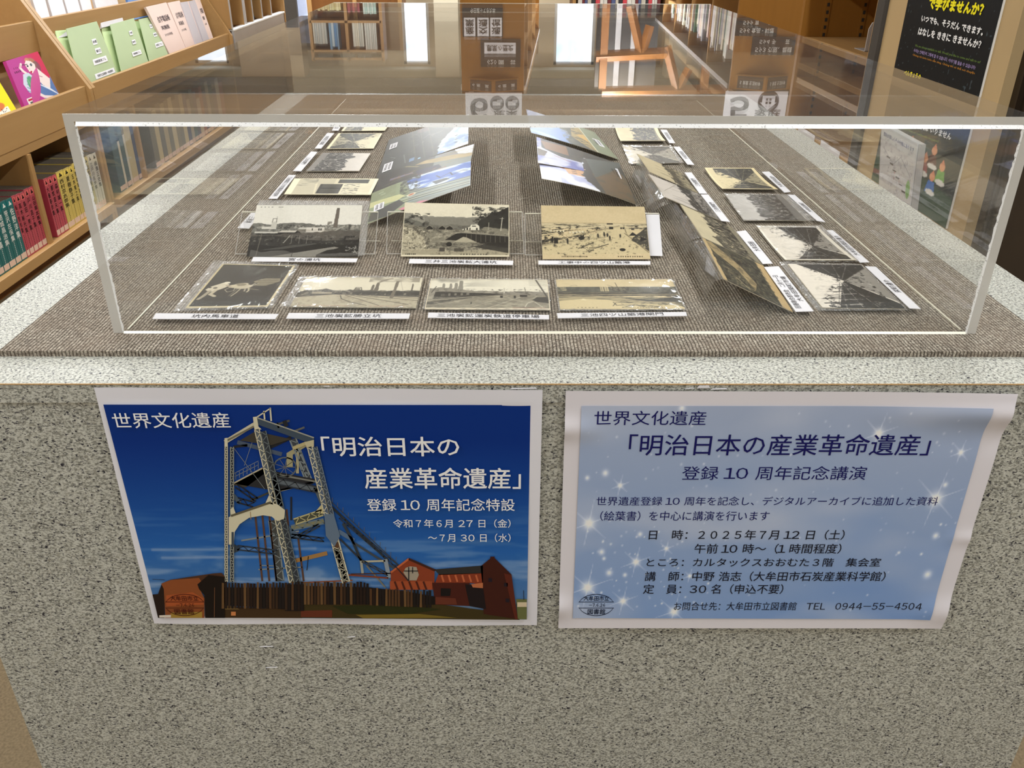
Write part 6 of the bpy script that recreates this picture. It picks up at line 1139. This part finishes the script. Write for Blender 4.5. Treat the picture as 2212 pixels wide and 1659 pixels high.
def top_sign(u0, u1, v0, v1, num, word, label, house):
    a, b = mirrored(u0, v0, yE-.03), mirrored(u1, v1, yE-.03); x0, x1, z0, z1 = a[0], b[0], a[2], b[2]; y = yE-.03; w_, h_ = x1-x0, z1-z0
    t = thing('number_sign', label, 'sign', ((x0+x1)/2, y, z0)); MB().box((x0, y, z0), (x1, y+.006, z1)).build('card', 'paper', t); MB().box((x0+.02, y+.006, z0), (x0+.05, y+.05, z0+.012)).build('foot', 'white', t)
    L = MB(); c = (70, 68, 72); sign_text(L, num, x0+w_*.08, x0+w_*.40, z0+h_*.18, z0+h_*.92, y-.001, c, .03); sign_text(L, word, x0+w_*.50, x0+w_*.92, z0+h_*.62, z0+h_*.92, y-.001, c, .02)
    def disc(cx, cz, r, cc, yo): L.add([(cx+r*math.cos(k), y-yo, cz+r*math.sin(k)) for k in np.linspace(0, 2*math.pi, 25)[:-1]], [tuple(range(24))], L4(cc))
    if house:
        cx, cz, r = x0+w_*.70, z0+h_*.34, w_*.17; disc(cx, cz, r, c, .001); L.add([(cx-r*.6, y-.002, cz-r*.5), (cx+r*.6, y-.002, cz-r*.5), (cx+r*.6, y-.002, cz+r*.1), (cx+r*.8, y-.002, cz+r*.1), (cx, y-.002, cz+r*.8), (cx-r*.8, y-.002, cz+r*.1), (cx-r*.6, y-.002, cz+r*.1)], [tuple(range(7))], L4((236, 235, 240)))
        for k in (-1, 1):
            for j in (0, 1): L.box((cx+k*r*.16-r*.1, y-.004, cz-r*.25+j*r*.3), (cx+k*r*.16+r*.1, y-.003, cz-r*.05+j*r*.3), L4(c))
    else:
        for cx in (x0+w_*.56, x0+w_*.83): disc(cx, z0+h_*.36, w_*.125, c, .001); L.box((cx-w_*.08, y-.003, z0+h_*.30), (cx+w_*.06, y-.002, z0+h_*.44), L4((236, 235, 240))); L.box((cx+w_*.0, y-.004, z0+h_*.24), (cx+w_*.09, y-.003, z0+h_*.34), L4((210, 210, 214)))
    L.build('lettering', 'ink', t)
top_sign(1005, 1127, 200, 262, '6', '産業', 'white card sign with a big 6, standing on the numbered bookshelf', False)
top_sign(1568, 1694, 197, 260, '5', '家庭', 'white card sign with a big 5 and house emblem, standing on bookshelf', True)
# ---- wooden truss frame and dark partition mirrored between the windows and shelf 5
t = thing('truss_frame', 'open wooden frame with slanting struts, mirrored left of the bookshelf numbered 5', 'frame', mirrored(1420, 60, 9.2)*[1, 1, 0])
def strut(u0, v0, u1, v1, y=9.2, r=.05, name='strut'):
    a, b = mirrored(u0, v0, y), mirrored(u1, v1, y); MB().tube([a, b], r, 4).build(name, 'wood_dark', t)
for a in ((1362, 12, 1384, 113), (1404, 55, 1387, 113), (1440, 100, 1462, 190), (1488, 148, 1466, 190)): strut(*a)
strut(1287, 122, 1440, 114, r=.06, name='beam'); strut(1300, 196, 1580, 192, r=.05, name='beam')
for u_ in (1300, 1520):
    p_ = mirrored(u_, 190, 9.2); MB().box((p_[0]-.04, 9.16, 0), (p_[0]+.04, 9.24, p_[2])).build('post', 'wood_dark', t)
a = mirrored(1287, 118, 9.5); b = mirrored(1418, 118, 9.5); zt_ = mirrored(1350, 188, 9.5)[2]
t = thing('dark_partition', 'dark grey partition with pale uprights, mirrored right of the wide bright window', 'partition', ((a[0]+b[0])/2, 9.5, 0))
MB().box((a[0], 9.5, 0), (b[0], 9.56, zt_)).build('panel', 'darkgrey', t)
for u in (1334, 1368): x = mirrored(u, 100, 9.45)[0]; MB().box((x-.03, 9.45, 0), (x+.03, 9.49, zt_)).build('upright', 'silver', t)
# ================================================================== RIGHT SIDE
struct('wall_near_right', MB().box((1.30, 1.60, 0), (1.42, 2.41, CEIL)), 'beige')
struct('trim_3', MB().box((1.285, 2.41, 0), (1.42, 2.47, CEIL)), 'darkgrey')
tag(MB().box((1.345, .0, 0), (1.40, 1.60, 2.3)).box((1.33, 1.57, 0), (1.345, 1.60, 2.3)).build('dark_door', 'darkdoor'), 'dark brown door panel at the right picture edge beside the beige wall', 'door')
# black event poster on the beige wall
YA, YB = 2.255, 1.69                        # far (left) and near (right) ends
def WP(px, off=.006): return onx(1.30-off, px)
zb_p, zt_p = .315, 1.12
q = [np.array([1.294, YA, zb_p]), np.array([1.294, YB, zb_p]), np.array([1.294, YB, zt_p]), np.array([1.294, YA, zt_p])]
t = thing('event_poster', 'tall black poster with yellow and white writing on the right wall', 'poster', (1.294, (YA+YB)/2, zb_p))
MB().slab(q, .006).build('board', 'white', t)
g = Pic(130, 180, (8, 10, 12)); g.grain(4, 60, 60, 3); g.put((vnoise(g.h, g.w, 60, 80, 4, 1) > .93).astype(float), (110, 130, 140), .5)
g.put(np.clip((.42-g.Y)*3, 0, 1), (30, 44, 46)); g.tex(0, .22, 1, .40, (90, 96, 104), .6, 14, 10, .6, 5); g.ell(.5, .05, .8, .08, (36, 70, 50)); g.path([(0, .04), (.3, .06), (.6, .03)], .02, (170, 60, 60), .6)
for (x, y, c) in ((.42, .20, (40, 90, 160)), (.62, .17, (150, 60, 70)), (.70, .21, (90, 40, 40)), (.82, .17, (110, 170, 80)), (.30, .12, (190, 120, 150)), (.52, .09, (200, 120, 170)), (.74, .12, (50, 110, 190))):
    g.poly([(x-.055, y-.04), (x-.035, y+.008), (x+.035, y+.008), (x+.06, y-.04)], c); g.ell(x, y+.022, .034, .017, (232, 160, 120)); g.poly([(x-.024, y+.030), (x, y+.048), (x+.024, y+.030)], (216, 130, 96)); g.ell(x+.01, y-.034, .06, .011, (232, 230, 226))
print_grid('print', g, q, t, 'ink', .0008)
L = MB(); YE_, WH_, GN_, OR_ = L4((244, 232, 24)), L4((238, 238, 238)), L4((104, 130, 60)), L4((190, 130, 40))
def wtext(s, p0, p1, hpx, c, bold=.02, off=.0085):
    a, b = WP(p0, off), WP(p1, off); hh = WP((p0[0], p0[1]-hpx), off)[2]-a[2]; put_text(L, s, a, b, (0, 0, hh), c, bold, 1)
wtext('で学びませんか？', (2004, 20), (2121, 36), 28, YE_, .05); wtext('いつでも、そうだん できます。', (1989, 47), (2122, 78), 16, WH_, .035); wtext('はなしを ききに きませんか？', (1982, 75), (2117, 106), 17, WH_, .035)
wtext('We are always available to talk. Would you like to come and talk to us?', (1976, 102), (2117, 139), 7, GN_, .01); wtext('우리는 언제든지 그렇게 할 수 있습니다. 이야기를 들을 수 있습니까?', (1973, 112), (2106, 151), 8, L4((170, 150, 200)), .01); wtext('Chúng tôi luôn luôn sẵn sàng. Chúng tôi có thể nói chuyện', (1971, 121), (2105, 162), 7, OR_, .01)
wtext('べんきょうの', (1952, 162), (1988, 172), 12, YE_, .04)
wtext('お金、教科書代は いりません', (1940, 262), (2053, 304), 16, WH_, .03); wtext('No tuition fees or textbooks required', (1938, 276), (2026, 310), 7, GN_, .01)
L.build('lettering', 'ink', t)
# leaflet holder
h0 = 1.30-.03; HQ = [onx(h0, p) for p in ((1898, 424), (1966, 464), (1985, 312), (1905, 268))]
t = thing('leaflet_holder', 'clear holder of white map leaflets on the wall beside the black poster', 'leaflet holder', (HQ[0]+HQ[1])/2)
MB().slab(HQ, .022).build('tray', 'silver', t); g = Pic(90, 90, (226, 226, 232)); g.tex(.06, .12, .94, .86, (176, 178, 190), .8, 18, 18, .56, 8); g.tex(.3, .3, .9, .5, (190, 70, 80), .8, 20, 12, .66, 9); g.ell(.86, .32, .06, .14, (120, 190, 96)); [g.rect(.2+.1*i, .6-.07*i, .30+.1*i, .62-.07*i, (40, 40, 60)) for i in range(6)]; g.path([(.1, .7), (.4, .55), (.6, .7), (.9, .5)], .01, (150, 156, 170)); g.frame(.035, (214, 216, 224)); g.rect(.05, .13, .94, .14, (170, 174, 190))
print_grid('map_leaflet', g, HQ, t, 'ink', .0012)
L = MB(); a, b = sheet_pt(HQ, .08, .86, .002), sheet_pt(HQ, .92, .86, .002); put_text(L, '資料が詳しくその分館にあります', a, b, (HQ[3]-HQ[0])*.06, L4((60, 80, 150)), .01, 1); a, b = sheet_pt(HQ, .1, .06, .002), sheet_pt(HQ, .8, .06, .002); put_text(L, 'あなたの一番近くの図書館', a, b, (HQ[3]-HQ[0])*.05, L4((60, 80, 150)), .01, 1); L.build('lettering', 'ink', t)
MB().slab([p+np.array([-.004, 0, 0]) for p in HQ], .001).build('clear_front', 'acrylic', t)
# wooden bookcase beyond the beige wall, open to the aisle
t = thing('side_bookcase', 'wooden bookcase on the right with pin-hole strips, beyond the beige wall', 'bookcase', (1.5, 2.85, 0)); ya, yb = 2.48, 3.28
MB().box((1.30, yb, 0), (1.80, yb+.03, 2.0)).build('side_board', 'wood_orange', t); MB().box((1.30, ya, 0), (1.80, ya+.03, 2.0)).build('side_board', 'wood_z', t); MB().box((1.80, ya, 0), (1.82, yb+.03, 2.0)).build('rear_panel', 'wood_orange', t)
for z in (.06, .30, .56, .95, 1.35, 1.75): MB().box((1.31, ya+.03, z-.012), (1.79, yb, z+.012)).build('shelf_board', 'wood', t, .002)
for x in (1.40, 1.56):
    MB().box((x-.012, yb-.004, .06), (x+.012, yb, 1.95)).build('pin_strip', 'wood_orange', t); m = MB()
    for k in range(60): z = .08+k*.03; m.box((x-.005, yb-.0062, z), (x+.005, yb-.0042, z+.014))
    tag(m.build('pin_holes', 'black', t), kind='stuff')
for k, (y0, z) in enumerate(((2.62, .312), (2.92, .312), (2.75, .056))): tag(MB().box((1.3085, y0, z-.010), (1.3099, y0+.22, z+.014)).build('shelf_label', 'paper'), ('white shelf label on the right bookcase, nearer one', 'white shelf label on the right bookcase, farther one', 'white shelf label on the lowest board of the right bookcase')[k], 'label')
pa, pb = ony(2.75, (1868, 112)), ony(2.75, (1893, 44)); xa_, xb_, za_, zb_ = pa[0], pb[0]+.04, pa[2], pb[2]
MB().box((1.31, ya+.03, za_-.024), (1.79, yb, za_)).build('shelf_board', 'wood', t, .002)
t = thing('book_end', 'pale grey book support standing in the right bookcase', 'book support', (xa_+.05, 2.75, za_))
MB().prism([(xa_, za_+.001), (xa_, zb_-.03), (xa_+.01, zb_-.008), (xa_+.03, zb_), (xb_, zb_), (xb_, za_+.001)], 2.75, 2.756, 1).build('plate', 'silver', t); MB().box((xa_, 2.75, za_+.0005), (xb_, 2.86, za_+.0025)).build('foot', 'silver', t)
# the orange end panels and shelving beyond on the right
t = thing('aisle_bookshelf', 'bookshelf with many books beyond shelf 5, at the top right', 'bookshelf', (2.75, 6.0, 0))
ax, ay = 2.15, 6.2
MB().box((ax, ay, 0), (ax+.03, ay+.35, 1.7)).build('end_panel', 'wood_orange', t); MB().box((ax, ay+.35, 0), (5.2, ay+.38, 1.7)).build('rear_panel', 'wood_dark', t); MB().box((ax+.03, ay+.02, 0), (5.2, ay+.35, .12)).build('kick_board', 'silver', t)
for z in (.14, .50, .86, 1.22): MB().box((ax+.03, ay, z-.02), (5.2, ay+.35, z)).build('shelf_board', 'wood', t)
CS = [(60, 52, 60), (40, 40, 44), (196, 190, 176), (150, 40, 50), (120, 130, 180), (214, 212, 206), (84, 70, 56), (214, 206, 226)]
for z, rs_ in ((.142, 11), (.502, 12), (.862, 13)): row(ax+.05, 2.75, ay, z, [.24, .28, .21, .26], CS, 'book on the %s shelf of the bookshelf at the top right' % {.142: 'bottom', .502: 'second', .862: 'third'}[z], 'books of the top right bookshelf, %s row' % {.142: 'bottom', .502: 'second', .862: 'third'}[z], rs=rs_)
t = thing('rear_bookshelf', 'bookshelf with books behind the far end of the cover, top middle', 'bookshelf', (1.0, 7.4, 0))
ax, ay, ex = .62, 7.6, 1.45
MB().box((ax, ay, 0), (ax+.03, ay+.35, 1.0)).build('end_panel', 'wood_z', t); MB().box((ex, ay, 0), (ex+.03, ay+.35, 1.0)).build('end_panel', 'wood_z', t); MB().box((ax, ay+.35, 0), (ex, ay+.38, 1.0)).build('rear_panel', 'wood_dark', t)
for z in (.10, .42, .74, 1.0): MB().box((ax+.03, ay, z-.02), (ex, ay+.35, z)).build('shelf_board', 'wood', t)
for z, rs_ in ((.422, 22),): row(ax+.05, ex-.02, ay, z, [.24, .20, .26, .22], [(220, 218, 210), (120, 60, 64), (90, 100, 140), (206, 200, 186), (60, 60, 64), (214, 80, 90), (230, 228, 222)], 'book on the %s shelf of the low bookshelf at the top middle' % {.102: 'bottom', .422: 'second'}[z], 'books of the top middle bookshelf, %s row' % {.102: 'bottom', .422: 'second'}[z], rs=rs_)

for o in bpy.data.objects:
    if 'org' in o: del o['org']
